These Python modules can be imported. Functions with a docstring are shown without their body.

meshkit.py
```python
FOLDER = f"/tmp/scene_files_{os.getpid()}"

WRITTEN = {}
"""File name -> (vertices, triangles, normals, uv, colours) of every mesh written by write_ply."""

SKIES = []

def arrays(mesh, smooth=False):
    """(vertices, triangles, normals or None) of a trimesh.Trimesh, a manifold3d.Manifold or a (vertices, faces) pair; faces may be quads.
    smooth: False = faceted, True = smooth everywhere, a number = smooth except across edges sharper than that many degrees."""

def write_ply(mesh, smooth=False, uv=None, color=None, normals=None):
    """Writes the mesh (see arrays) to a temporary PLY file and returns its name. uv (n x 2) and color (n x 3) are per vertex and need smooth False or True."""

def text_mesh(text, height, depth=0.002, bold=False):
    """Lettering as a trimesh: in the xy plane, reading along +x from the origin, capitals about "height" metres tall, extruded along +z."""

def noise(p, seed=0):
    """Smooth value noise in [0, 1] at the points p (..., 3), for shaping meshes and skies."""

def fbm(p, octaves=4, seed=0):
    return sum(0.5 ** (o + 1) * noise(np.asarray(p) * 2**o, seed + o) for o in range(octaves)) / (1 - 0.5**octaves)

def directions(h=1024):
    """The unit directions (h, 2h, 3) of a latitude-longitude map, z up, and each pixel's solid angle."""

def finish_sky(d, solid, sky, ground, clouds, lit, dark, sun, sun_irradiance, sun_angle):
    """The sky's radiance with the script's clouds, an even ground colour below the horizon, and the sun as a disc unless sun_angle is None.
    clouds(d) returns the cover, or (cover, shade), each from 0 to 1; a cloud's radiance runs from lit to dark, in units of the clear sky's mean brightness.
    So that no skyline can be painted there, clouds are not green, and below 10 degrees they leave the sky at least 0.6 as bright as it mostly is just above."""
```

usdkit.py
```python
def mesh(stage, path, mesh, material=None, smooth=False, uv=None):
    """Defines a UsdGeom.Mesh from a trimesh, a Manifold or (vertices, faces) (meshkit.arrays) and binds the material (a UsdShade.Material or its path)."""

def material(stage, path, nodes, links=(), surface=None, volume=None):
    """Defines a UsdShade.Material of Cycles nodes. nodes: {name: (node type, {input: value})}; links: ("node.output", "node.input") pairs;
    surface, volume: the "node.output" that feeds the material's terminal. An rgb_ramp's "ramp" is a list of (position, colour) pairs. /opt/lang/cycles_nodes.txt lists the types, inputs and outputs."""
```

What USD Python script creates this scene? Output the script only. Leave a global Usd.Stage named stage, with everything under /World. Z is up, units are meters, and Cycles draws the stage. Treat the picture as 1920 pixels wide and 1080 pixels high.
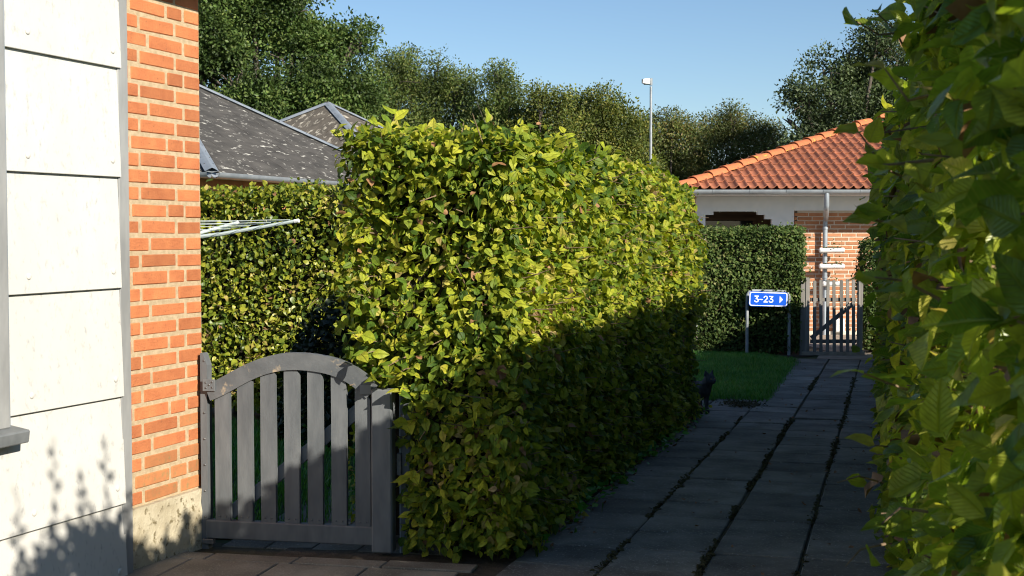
import math, random
import numpy as np, trimesh, manifold3d
from shapely.geometry import Polygon
import usdkit, meshkit
from pxr import Usd, UsdGeom, UsdLux, UsdShade, Gf, Sdf, Vt

stage = Usd.Stage.CreateInMemory()
UsdGeom.SetStageUpAxis(stage, UsdGeom.Tokens.z)
UsdGeom.SetStageMetersPerUnit(stage, 1.0)
world = UsdGeom.Xform.Define(stage, '/World')
stage.SetDefaultPrim(world.GetPrim())
UsdGeom.Scope.Define(stage, '/World/Looks')

# ------------------------------------------------------------------ camera, sky, sun, exposure
F = 2500.0                      # focal length in pixels of a 1920 wide picture
PITCH = math.atan(103 / F)      # looking slightly down
ZC = 1.30                       # camera height in the scene's own datum
cam = UsdGeom.Camera.Define(stage, '/World/camera')
cam.AddTranslateOp().Set(Gf.Vec3d(0, 0, ZC))
cam.AddRotateXYZOp().Set(Gf.Vec3f(90 - math.degrees(PITCH), 0, 0))
cam.CreateHorizontalApertureAttr(36.0)
cam.CreateVerticalApertureAttr(20.25)
cam.CreateFocalLengthAttr(F / 1920 * 36.0)
cam.CreateClippingRangeAttr(Gf.Vec2f(0.05, 2000))
cam.CreateFStopAttr(13.0)
cam.CreateFocusDistanceAttr(8.5)
cam.CreateExposureAttr(0.80)

SUN_A, SUN_TAN = math.radians(40), 0.513
SUN_E = math.atan(SUN_TAN)
sun_dir = np.array([math.sin(SUN_A) * math.cos(SUN_E), -math.cos(SUN_A) * math.cos(SUN_E), math.sin(SUN_E)])
sky_mat = usdkit.material(stage, '/World/Looks/sky_air', {
    's': ('sky_texture', {'sky_type': 'single_scattering', 'sun_disc': False, 'sun_elevation': SUN_E,
                          'sun_rotation': math.atan2(sun_dir[0], sun_dir[1]), 'air_density': 1.0, 'aerosol_density': 0.25, 'ozone_density': 4.0}),
    'b': ('background_shader', {'strength': 0.072})}, [('s.color', 'b.color')], surface='b.background')
sky = UsdLux.DomeLight.Define(stage, '/World/sky')
UsdShade.MaterialBindingAPI.Apply(sky.GetPrim()).Bind(sky_mat)
sky.GetPrim().SetCustomDataByKey('kind', 'structure')
sun = UsdLux.DistantLight.Define(stage, '/World/sun')
sun.CreateIntensityAttr(1.25)
sun.CreateAngleAttr(0.5)
sun.CreateNormalizeAttr(True)
sun.CreateColorAttr(Gf.Vec3f(1.0, 0.92, 0.79))
sun.AddRotateXYZOp().Set(Gf.Vec3f(90 - math.degrees(SUN_E), 0, math.degrees(SUN_A)))

# ------------------------------------------------------------------ helpers
def at(px, py, Y):
    """the point on the ray through photograph pixel (px, py) at forward distance Y"""
    a, b = (px - 960) / F, -(py - 540) / F
    c, s = math.cos(PITCH), math.sin(PITCH)
    d = np.array([a, c + b * s, -s + b * c])
    return np.array([0, 0, ZC]) + d * (Y / d[1])

def gz(Y):
    """height of the paving, falling gently away from the camera"""
    return 0.10 - 0.0204 * float(np.clip(Y, 0, 25))

def on_ground(px, py):
    Y = 5.0
    for _ in range(40):
        p = at(px, py, 10.0)
        k = (p[2] - ZC) / 10.0
        Y = (gz(Y) - ZC) / k
    return at(px, py, Y)

count = {}
def numbered(parent, name):
    key = (parent, name)
    n = count.get(key, 0); count[key] = n + 1
    return f'{parent}/{name}' if n == 0 else f'{parent}/{name}_{n:03d}'

def tag(p, label=None, cat=None, group=None, kind=None):
    p = p.GetPrim() if hasattr(p, 'GetPrim') else p
    for k, v in (('label', label), ('category', cat), ('group', group), ('kind', kind)):
        if v: p.SetCustomDataByKey(k, v)
    return p

def thing(name, label=None, cat=None, loc=(0, 0, 0), group=None, kind=None):
    x = UsdGeom.Xform.Define(stage, numbered('/World', name))
    x.AddTranslateOp().Set(Gf.Vec3d(*map(float, loc)))
    x.GetPrim().SetCustomDataByKey('label', label) if label else None
    tag(x, None, cat, group, kind)
    P = x.GetPrim(); ORIGIN[str(P.GetPath())] = np.array(loc, float)
    return P
ORIGIN = {}

def xf(name, parent):
    """an in-between Xform: a part that has sub-parts"""
    x = UsdGeom.Xform.Define(stage, numbered(str(parent.GetPath()), name)).GetPrim()
    ORIGIN[str(x.GetPath())] = origin(parent)
    return x

def origin(p):
    path = str(p.GetPath())
    while path:
        if path in ORIGIN: return ORIGIN[path]
        path = path.rpartition('/')[0]
    return np.zeros(3)

def obj(name, m, mat, parent=None, smooth=False, uv=None, label=None, cat=None, group=None, kind=None):
    """one Mesh prim; the mesh is given in world coordinates"""
    v, f = (np.array(m.vertices), np.array(m.faces)) if hasattr(m, 'vertices') else (np.asarray(m[0], float), np.asarray(m[1]))
    if parent is not None: v = v - origin(parent)
    pp = str(parent.GetPath()) if parent is not None else '/World'
    p = usdkit.mesh(stage, numbered(pp, name), (v, f), mat, smooth=smooth, uv=uv)
    return tag(p, label, cat, group, kind)

def cat_mesh(ms):
    vs, fs, n = [], [], 0
    for m in ms:
        v, f = (np.asarray(m.vertices), np.asarray(m.faces)) if hasattr(m, 'vertices') else (np.asarray(m[0], float), np.asarray(m[1]))
        if f.shape[1] == 4: f = np.vstack([f[:, [0, 1, 2]], f[:, [0, 2, 3]]])
        vs.append(v); fs.append(f + n); n += len(v)
    return np.vstack(vs), np.vstack(fs)

# chamfered box template: 24 vertices, 44 triangles
def _tmpl():
    S = np.array([(x, y, z) for x in (-1, 1) for y in (-1, 1) for z in (-1, 1)], float)
    sign, mask = [], []
    for s in S:
        for k in range(3):
            m = np.ones(3); m[k] = 0
            sign.append(s); mask.append(m)
    sign, mask = np.array(sign), np.array(mask)
    v = sign * (1 - 0.2 * mask)
    h = trimesh.convex.convex_hull(v)
    idx = np.array([np.argmin(np.linalg.norm(v - p, axis=1)) for p in h.vertices])
    return sign, mask, idx[h.faces]
BS, BM, BF = _tmpl()
I3 = np.eye(3)
def cbox(c, size, frame=I3, ch=0.003):
    half = np.asarray(size, float) / 2
    ch = min(ch, half.min() * 0.45)
    v = BS * (half - ch * BM)
    return v @ np.asarray(frame) + np.asarray(c, float), BF      # frame rows = local axes

def pbox(c, size, frame=I3):
    b = trimesh.creation.box(size)
    return np.array(b.vertices) @ np.asarray(frame) + np.asarray(c, float), np.array(b.faces)

def fr(u, w=(0, 0, 1)):
    """frame with x along u, z near w"""
    u = np.asarray(u, float); u = u / np.linalg.norm(u)
    v = np.cross(w, u); v /= np.linalg.norm(v)
    return np.array([u, v, np.cross(u, v)])

def beam(a, b, wid, thick, up=(0, 0, 1), ch=0.003):
    a, b = np.asarray(a, float), np.asarray(b, float)
    return cbox((a + b) / 2, (np.linalg.norm(b - a), wid, thick), fr(b - a, up), ch)

def tube(pts, r, n=8, caps=True):
    pts = np.asarray(pts, float); k = len(pts)
    r = np.broadcast_to(np.asarray(r, float), (k,))
    t = np.gradient(pts, axis=0); t /= np.linalg.norm(t, axis=1, keepdims=True) + 1e-12
    ref = np.array([0, 0, 1.0]) if abs(t[0][2]) < 0.9 else np.array([1.0, 0, 0])
    vs = []
    for i in range(k):
        a = np.cross(t[i], ref); a /= np.linalg.norm(a) + 1e-12
        b = np.cross(t[i], a)
        ang = np.arange(n) / n * 2 * np.pi
        vs.append(pts[i] + r[i] * (np.cos(ang)[:, None] * a + np.sin(ang)[:, None] * b))
    v = np.vstack(vs); f = []
    for i in range(k - 1):
        for j in range(n):
            p, q = i * n + j, i * n + (j + 1) % n
            f += [(p, p + n, q), (q, p + n, q + n)]
    if caps:
        v = np.vstack([v, pts[0], pts[-1]]); m = len(v)
        for j in range(n):
            f += [(m - 2, j, (j + 1) % n), (m - 1, (k - 1) * n + (j + 1) % n, (k - 1) * n + j)]
    return v, np.array(f)

# ------------------------------------------------------------------ materials
def mk(name, c1, c2, scale=8.0, rough=0.7, bump=0.0, bscale=60.0, var=0.0, contrast=(0.35, 0.65), stretch=(1, 1, 1), spec=0.4, metal=0.0, speck=None, speck_scale=40, speck_at=(0.62, 0.7), detail=5, rot=None):
    N = {'g': ('geometry', {}), 'mp': ('mapping', {'scale': stretch} if rot is None else {'mapping_type': 'texture', 'scale': stretch, 'rotation': (0, 0, rot)}),
         'n': ('noise_texture', {'scale': scale, 'detail': detail, 'roughness': 0.6}),
         'r': ('rgb_ramp', {'ramp': [(0, c1), (contrast[0], c1), (contrast[1], c2), (1, c2)]}),
         'p': ('principled_bsdf', {'roughness': rough, 'specular_ior_level': spec, 'metallic': metal})}
    L = [('g.position', 'mp.vector'), ('mp.vector', 'n.vector'), ('n.fac', 'r.fac')]
    out = 'r.color'
    if speck:
        N['sn'] = ('noise_texture', {'scale': speck_scale, 'detail': 3, 'roughness': 0.65})
        N['sr'] = ('rgb_ramp', {'ramp': [(0, (0, 0, 0)), (speck_at[0], (0, 0, 0)), (speck_at[1], (1, 1, 1)), (1, (1, 1, 1))]})
        N['sm'] = ('mix_color', {'b': speck})
        L += [('mp.vector', 'sn.vector'), ('sn.fac', 'sr.fac'), ('sr.alpha' if False else 'sr.color', 'sm.fac'), (out, 'sm.a')]
        out = 'sm.result'
    if var:
        N['o'] = ('object_info', {}); N['m'] = ('map_range', {'to_min': 1 - var, 'to_max': 1 + var})
        N['h'] = ('hsv', {})
        L += [('o.random', 'm.value'), ('m.result', 'h.value'), (out, 'h.color')]
        out = 'h.color'
    L.append((out, 'p.base_color'))
    if bump:
        N['bn'] = ('noise_texture', {'scale': bscale, 'detail': 6, 'roughness': 0.65})
        N['b'] = ('bump', {'strength': 1.0, 'distance': bump})
        L += [('mp.vector', 'bn.vector'), ('bn.fac', 'b.height'), ('b.normal', 'p.normal')]
    return usdkit.material(stage, f'/World/Looks/{name}', N, L, surface='p.BSDF')

def leaf_mat(name, ramp, rough=0.42, trans=0.35, tcol=(1.15, 1.25, 0.5), veins=True, vary=0.18, spec=0.45, vein=.5, nscale=2.2):
    N = {'g': ('geometry', {}), 'o': ('object_info', {}), 'a': ('math', {'math_type': 'multiply_add', 'value2': .001}), 'fr': ('math', {'math_type': 'fraction'}),
         'uv': ('attribute', {'attribute': 'st'}), 'sx': ('separate_xyz', {}), 'fl': ('math', {'math_type': 'floor'}), 'uf': ('math', {'math_type': 'fraction'}),
         'ps': ('math', {'math_type': 'multiply_add', 'value2': .8, 'value3': -.4 + .125}), 'pr': ('math', {'math_type': 'multiply_add', 'value2': .75, 'use_clamp': True}),
         'r': ('rgb_ramp', {'ramp': ramp, 'interpolate': True}),
         'n': ('noise_texture', {'scale': nscale, 'detail': 3}), 'nm': ('map_range', {'from_min': 0.3, 'from_max': 0.7, 'to_min': 1 - vary, 'to_max': 1 + vary}),
         'h': ('hsv', {}), 'bn': ('noise_texture', {'scale': 55, 'detail': 3, 'roughness': .6}), 'bm': ('map_range', {'from_min': .3, 'from_max': .7, 'to_min': .72, 'to_max': 1.22}), 'bx': ('math', {'math_type': 'multiply'}),
         'p': ('principled_bsdf', {'roughness': rough, 'specular_ior_level': spec}),
         'tc': ('mix_color', {'blend_type': 'multiply', 'fac': 1.0, 'b': tcol, 'use_clamp': False}) if False else ('mix', {'mix_type': 'multiply', 'fac': 1.0, 'color2': tcol}),
         't': ('translucent_bsdf', {}), 'm': ('mix_closure', {'fac': trans})}
    L = [('uv.vector', 'sx.vector'), ('sx.x', 'fl.value1'), ('sx.x', 'uf.value1'), ('fl.value', 'a.value1'), ('o.random', 'a.value3'), ('a.value', 'fr.value1'),
         ('n.fac', 'ps.value1'), ('ps.value', 'pr.value3'), ('fr.value', 'pr.value1'), ('pr.value', 'r.fac'),
         ('g.position', 'n.vector'), ('n.fac', 'nm.value'), ('g.position', 'bn.vector'), ('bn.fac', 'bm.value'), ('nm.result', 'bx.value1'), ('bm.result', 'bx.value2'), ('bx.value', 'h.value'), ('r.color', 'h.color')]
    out = 'h.color'
    if veins:   # st: u across the blade, v from base to tip; side veins run forward from the midrib
        N.update({'u0': ('math', {'math_type': 'subtract', 'value2': 0.5}), 'ua': ('math', {'math_type': 'absolute'}),
                  'mr': ('map_range', {'from_min': 0.0, 'from_max': 0.05, 'to_min': 1.0, 'to_max': 0.0, 'clamp': True}),
                  'k1': ('math', {'math_type': 'multiply', 'value2': 0.75}), 'k2': ('math', {'math_type': 'subtract'}),
                  'k3': ('math', {'math_type': 'multiply', 'value2': 62.0}), 'k4': ('math', {'math_type': 'sine'}),
                  'vr': ('map_range', {'from_min': 0.55, 'from_max': 1.0, 'to_min': 0.0, 'to_max': 0.55, 'clamp': True}),
                  'mx': ('math', {'math_type': 'maximum'}),
                  'vc': ('mix', {'mix_type': 'mix', 'color2': (0.30, 0.34, 0.06)}), 'vf': ('math', {'math_type': 'multiply', 'value2': vein}),
                  'bp': ('bump', {'strength': 1.0, 'distance': 0.004, 'invert': True})})
        L += [('uf.value', 'u0.value1'), ('u0.value', 'ua.value1'), ('ua.value', 'mr.value'),
              ('ua.value', 'k1.value1'), ('sx.y', 'k2.value1'), ('k1.value', 'k2.value2'), ('k2.value', 'k3.value1'), ('k3.value', 'k4.value1'),
              ('k4.value', 'vr.value'), ('vr.result', 'mx.value1'), ('mr.result', 'mx.value2'), ('mx.value', 'vf.value1'),
              ('vf.value', 'vc.fac'), (out, 'vc.color1'), ('mx.value', 'bp.height'), ('bp.normal', 'p.normal')]
        out = 'vc.color'
    L += [(out, 'p.base_color'), (out, 'tc.color1'), ('tc.color', 't.color'), ('p.BSDF', 'm.closure1'), ('t.BSDF', 'm.closure2')]
    return usdkit.material(stage, f'/World/Looks/{name}', N, L, surface='m.closure')

beech_ramp = [(0, (.03, .075, .012)), (.18, (.07, .145, .016)), (.38, (.18, .26, .02)), (.60, (.37, .42, .03)), (.82, (.50, .49, .045)), (.91, (.44, .36, .10)), (.96, (.38, .27, .14)), (1, (.22, .12, .06))]
M = {}
M['beech'] = leaf_mat('beech_leaf', beech_ramp, trans=0.27, rough=.5, spec=.3, tcol=(1.0, 1.1, .4))
M['beech_shade'] = leaf_mat('beech_leaf_green', [(0, (.07, .15, .03)), (.2, (.16, .26, .035)), (.45, (.28, .36, .04)), (.7, (.40, .44, .055)), (.85, (.47, .45, .08)), (.93, (.40, .30, .12)), (1, (.28, .16, .08))], trans=0.58, tcol=(1.15, 1.2, .5), vein=.75, rough=.33, vary=.28)
M['beech_back'] = leaf_mat('beech_leaf_back', [(0, (.04, .08, .014)), (.2, (.09, .14, .016)), (.5, (.20, .235, .02)), (.8, (.33, .33, .035)), (.92, (.34, .27, .08)), (1, (.24, .15, .06))], veins=False, trans=.25)
M['privet'] = leaf_mat('privet_leaf', [(0, (.04, .075, .02)), (.5, (.075, .12, .03)), (.8, (.12, .16, .04)), (1, (.22, .21, .09))], veins=False, trans=0.25, rough=0.6, spec=.2)
M['dark_shrub'] = leaf_mat('dark_shrub_leaf', [(0, (.01, .02, .008)), (1, (.022, .035, .012))], veins=False, trans=0.15)  # near-black leaves that stand in for the shade behind the gate
def tree_leaf(n, a, b, c): return leaf_mat(n, [(0, a), (.6, b), (.92, c), (1, c)], veins=False, trans=0.22, vary=0.5, rough=0.5, spec=0.3, nscale=1.3)
M['oak'] = tree_leaf('oak_leaf', (.03, .06, .015), (.075, .125, .028), (.13, .17, .045))
M['haw'] = tree_leaf('hawthorn_leaf', (.045, .07, .018), (.09, .135, .03), (.16, .17, .05))
M['haw_rust'] = tree_leaf('hawthorn_rust_leaf', (.055, .07, .02), (.09, .12, .03), (.18, .14, .05))
M['maple'] = tree_leaf('maple_leaf', (.055, .085, .016), (.115, .145, .028), (.21, .19, .04))
M['ash'] = tree_leaf('ash_leaf', (.03, .055, .02), (.065, .095, .036), (.12, .15, .07))
M['bark'] = mk('bark', (.06, .05, .04), (.12, .10, .08), 14, .9, .01, 40)
M['twig'] = mk('twig', (.12, .085, .05), (.26, .18, .11), 30, .85)
M['dead_leaf'] = mk('dead_leaf', (.15, .075, .03), (.26, .14, .065), 40, .7, .002, 80, .25)
M['core'] = mk('inner_branches', (.012, .012, .006), (.03, .024, .012), 25, .95, .02, 30)  # dark filler that blocks light inside the hedges
M['soil'] = mk('soil', (.04, .032, .023), (.085, .068, .048), 18, .95, .012, 45, speck=(.13, .10, .07), speck_scale=60)
M['joint'] = mk('joint_soil', (.045, .038, .022), (.075, .065, .03), 30, .95, .006, 90)
M['moss'] = mk('moss', (.05, .05, .018), (.085, .07, .03), 50, .95, .006, 120)
M['slab'] = mk('slab_concrete', (.105, .098, .082), (.25, .236, .20), 3.2, .88, .006, 75, .22, speck=(.36, .345, .31), speck_scale=85, speck_at=(.58, .68), contrast=(.34, .66), detail=8)
M['apron'] = mk('apron_concrete', (.16, .142, .11), (.28, .25, .20), 4, .9, .005, 80, .14, speck=(.36, .33, .27), speck_scale=140, speck_at=(.58, .66))
M['kerb'] = mk('kerb_concrete', (.22, .19, .15), (.33, .29, .23), 9, .85, .003, 90)
M['forecourt'] = mk('forecourt_paving', (.24, .19, .15), (.36, .30, .24), 6, .9, .004, 60)
M['lawn'] = mk('lawn_soil', (.02, .035, .01), (.03, .055, .014), 12, .95)
M['grass'] = leaf_mat('grass_blade', [(0, (.04, .17, .022)), (.55, (.085, .27, .035)), (.9, (.15, .30, .045)), (1, (.26, .26, .10))], veins=False, trans=0.3)
M['terrain'] = mk('terrain_grass', (.03, .05, .014), (.06, .075, .025), .6, .95)
M['brick'] = mk('red_brick', (.50, .18, .068), (.38, .12, .046), 12, .88, .005, 110, .20, speck=(.22, .085, .04), speck_scale=85, speck_at=(.62, .74), contrast=(.28, .72))
M['brick_stained'] = mk('red_brick_stained', (.45, .175, .065), (.36, .15, .06), 12, .85, .003, 90, .14, speck=(.26, .17, .07), speck_scale=30, speck_at=(.54, .72))
M['mortar'] = mk('mortar', (.37, .28, .17), (.49, .385, .25), 40, .95, .004, 220, speck=(.2, .16, .11), speck_scale=190, speck_at=(.66, .72))
M['brick_far'] = mk('yellow_red_brick', (.43, .20, .10), (.35, .15, .072), 7, .85, .003, 60, .18)
M['mortar_far'] = mk('far_mortar', (.50, .42, .33), (.58, .49, .40), 20, .95)
M['plinth'] = mk('plinth_render', (.36, .31, .21), (.50, .45, .33), 7, .95, .006, 60, speck=(.16, .13, .07), speck_scale=30, speck_at=(.56, .68))
M['plinth_far'] = mk('far_plinth', (.52, .47, .38), (.6, .55, .45), 7, .95)
M['panel'] = mk('fibre_cement_panel', (.50, .495, .463), (.535, .53, .50), 5, .62, .0006, 500, .012, speck=(.36, .36, .35), speck_scale=48, speck_at=(.57, .75), stretch=(1, 1, .55), spec=.3)
M['white'] = mk('white_paint', (.55, .56, .56), (.68, .68, .67), 14, .5, speck=(.3, .3, .28), speck_scale=25, speck_at=(.62, .7))
M['white_board'] = mk('white_board', (.64, .69, .74), (.7, .74, .78), 6, .6)
M['screw'] = mk('screw_cap', (.50, .49, .46), (.58, .57, .53), 50, .4)
M['trim'] = mk('grey_trim', (.20, .205, .205), (.28, .285, .28), 9, .5, .0008, 90, stretch=(1, 1, .3), spec=.5)
M['slate_sill'] = mk('slate_sill', (.10, .11, .115), (.15, .16, .165), 12, .45)
M['soffit'] = mk('dark_soffit', (.05, .045, .04), (.08, .07, .06), 8, .8)
M['gate'] = mk('grey_gate_paint', (.092, .101, .109), (.14, .149, .155), 16, .6, .0012, 70, .06, stretch=(1, 1, .25), speck=(.20, .19, .17), speck_scale=70, speck_at=(.74, .78), spec=.45)
M['gate_worn'] = mk('worn_gate_top', (.082, .090, .097), (.12, .128, .134), 10, .6, .0015, 60, speck=(.33, .27, .19), speck_scale=16, speck_at=(.60, .70), spec=.45)
M['bolt'] = mk('bolt_metal', (.12, .12, .125), (.2, .2, .2), 40, .45, metal=.6)
M['zinc'] = mk('zinc', (.24, .275, .31), (.33, .365, .40), 5, .45, .0008, 30, .05, metal=.35, spec=.5)
M['galv'] = mk('galvanised_steel', (.27, .30, .32), (.37, .395, .41), 8, .4, metal=.5)
M['line'] = mk('washing_line', (.45, .52, .5), (.55, .62, .6), 8, .5)
M['slate'] = mk('roof_slate', (.045, .042, .038), (.075, .07, .063), 5, .85, .004, 50, .18, speck=(.42, .41, .37), speck_scale=13, speck_at=(.60, .69), detail=6, rot=math.atan2(.936, .352), stretch=(2.2, .8, 1))
M['slate_far'] = mk('roof_slate_far', (.075, .065, .052), (.11, .096, .078), 4, .85, .004, 50, .14, speck=(.38, .35, .29), speck_scale=9, speck_at=(.55, .66), detail=6, rot=math.atan2(.936, .352), stretch=(2.2, .8, 1))
M['tile'] = mk('clay_pantile', (.40, .145, .074), (.29, .105, .056), 9, .75, .003, 60, .24, speck=(.22, .09, .05), speck_scale=14, speck_at=(.62, .75))
M['ridge'] = mk('clay_ridge_tile', (.50, .16, .06), (.40, .12, .05), 9, .75, .003, 60, .1, speck=(.55, .30, .05), speck_scale=9, speck_at=(.60, .68))
M['wood_dark'] = mk('porch_wood', (.10, .065, .04), (.15, .10, .06), 10, .7, stretch=(.2, 1, 4))
M['weathered'] = mk('weathered_wood', (.13, .122, .11), (.21, .198, .18), 14, .85, .002, 60, .12, stretch=(1, 1, .12))
M['sign_blue'] = mk('sign_blue', (.006, .085, .55), (.006, .09, .58), 5, .35)
M['sign_white'] = mk('sign_white', (.78, .79, .80), (.82, .83, .83), 5, .35)
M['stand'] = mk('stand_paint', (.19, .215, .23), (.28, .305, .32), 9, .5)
M['fur'] = mk('cat_fur', (.04, .043, .05), (.08, .084, .094), 60, .85, .003, 240, stretch=(1, 1, .4), spec=.25)
M['eye'] = mk('cat_eye', (.25, .2, .04), (.3, .24, .05), 5, .15)
M['dark_skin'] = mk('cat_nose', (.01, .01, .011), (.015, .015, .016), 5, .5)
M['window'] = usdkit.material(stage, '/World/Looks/window_glass', {'d': ('principled_bsdf', {'base_color': (.01, .012, .013), 'roughness': .06, 'specular_ior_level': .6})}, surface='d.BSDF')

# ------------------------------------------------------------------ directions of the place
PD = np.array([.2724, .9622, 0.])            # the path runs this way
PR = np.array([.9622, -.2724, 0.])           # and this is its right hand
WD = np.array([.352, .936, 0.])              # the white wall and the slate roofs run this way
WN = np.array([.936, -.352, 0.])

# ------------------------------------------------------------------ ground
xs = np.array([-400, -60, -20, 0, 20, 60, 400.]); ys = np.array([-200, -20, 0, 5, 10, 15, 20, 25, 40, 80, 200, 900.])
gv = np.array([(x, y, gz(y) - .022) for y in ys for x in xs]); gf = []
for j in range(len(ys) - 1):
    for i in range(len(xs) - 1):
        a = j * len(xs) + i; gf.append((a, a + 1, a + len(xs) + 1, a + len(xs)))
obj('ground', (gv, np.array(gf)[:, [0, 1, 2]].tolist() + np.array(gf)[:, [0, 2, 3]].tolist()), M['terrain'], kind='structure')

def sheet(poly, dz, mat, name, parent=None, kind=None, step=1.0):
    """a sheet lying on the falling ground: poly in (x, y)"""
    P = trimesh.creation.triangulate_polygon(Polygon(poly), engine='earcut')
    v, f = trimesh.remesh.subdivide_to_size(np.column_stack([P[0], np.zeros(len(P[0]))]), P[1], step)
    v = np.array(v); v[:, 2] = [gz(y) + dz for y in v[:, 1]]
    n = np.cross(v[f[:, 1]] - v[f[:, 0]], v[f[:, 2]] - v[f[:, 0]])[:, 2]
    f = np.where((n < 0)[:, None], f[:, ::-1], f)
    return obj(name, (v, f), mat, parent, kind=kind)

path = thing('path', kind='structure')
def lat(l, a):  # lateral, along
    p = PR * l + PD * a
    return p[0], p[1]
sheet([lat(-1.47, 3.5), lat(.9, -2), lat(.9, 16.6), lat(-1.47, 16.6)], -.014, M['joint'], 'joint_bed', path)
rng = np.random.default_rng(7)
def slab(l0, l1, a0, a1, parent, base=0.0):
    c2 = PR * (l0 + l1) / 2 + PD * (a0 + a1) / 2
    slope = -0.0204 * PD[1]
    u = PD + np.array([0, 0, slope]); u /= np.linalg.norm(u)
    tilt = rng.normal(0, .007, 2)
    w = np.array([tilt[0], tilt[1], 1.0])
    c = np.array([c2[0], c2[1], gz(c2[1]) - .03 + base + rng.normal(0, .0026)])
    obj('slab', cbox(c, (a1 - a0, l1 - l0, .06), fr(u, w), .005), M['slab'], parent)
edges = [-1.435, -1.065, -.695, -.325, .045, .415, .785]
for i in range(len(edges) - 1):
    a = 4.36 if i == 0 else (2.2 if i == 1 else (1.0 if i < 4 else -.6))
    a = round((a - 5.06) / .745) * .745 + 5.06 + (0 if i % 2 else .0)
    k = 0
    while a < 16.3:
        # slabs come in pairs: a tight joint in the middle, a wide one at the end
        if not (i == 0 and a > 11.4 and a < 16.4 and False):
            g = rng.uniform(.003, .007) + .009 * (i == 2) + .004 * (i == 3)
            slab(edges[i] + g, edges[i + 1] - .004 + rng.normal(0, .002), a + (.009 if k % 2 == 0 else .004) + rng.normal(0, .001), a + .3725 - (.004 if k % 2 == 0 else .009), path)
        a += .3725; k += 1

# paving in front of the garden gate and behind it, and the strip in front of the lawn where the cat stands
apron = thing('gate_apron', kind='structure')
sheet([(-2.6, 2.2), (-.2, 2.2), (-.02, 5.25), (-.30, 5.50), (-1.45, 5.74)], -.018, M['joint'], 'joint_bed', apron)
gu = np.array([.9795, -.2015, 0]); gv_ = np.array([.2015, .9795, 0])
def apron_slab(c2, su, sv, mat=M['apron']):
    c = np.array([c2[0], c2[1], gz(c2[1]) - .036 + rng.normal(0, .0015)])
    obj('slab', cbox(c, (su, sv, .06), fr(gu, (0, .02, 1)), .004), mat, apron)
g0 = np.array([-1.32, 5.47, 0])
for j in range(7):
    for i in range(-2, 5):
        wv = .12 if j == 0 else .372
        cv = -.06 if j == 0 else -.12 - .372 * (j - 1) - .186
        cu = (i + .5) * .372 + (0.1 if j == 0 else .05)
        c = g0 + gu * cu + gv_ * cv
        ln, al = c @ PR, c @ PD
        if ln < -1.66 and c[0] > -2.3 - .1 * j:
            apron_slab(c, .364, wv - .009)
lane = thing('garden_path', kind='structure')
for j in range(7):
    for i in range(-1, 4):
        c = g0 + gu * ((i + .5) * .2 + .25) + gv_ * (.16 + .2 * j + .1)
        obj('slab', cbox((c[0], c[1], gz(c[1]) - .034 + rng.normal(0, .002)), (.194, .194, .05), fr(gu), .004), M['slab'], lane)
strip = thing('side_paving', kind='structure')
sheet([lat(-3.6, 10.2), lat(-1.47, 10.2), lat(-1.47, 11.55), lat(-3.6, 11.55)], -.014, M['joint'], 'joint_bed', strip)
for i in range(5):
    for k in range(3):
        slab(-1.44 - .372 * (i + 1) + .008, -1.44 - .372 * i - .004, 10.27 + .3725 * k + .003, 10.27 + .3725 * (k + 1) - .004, strip)

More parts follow.
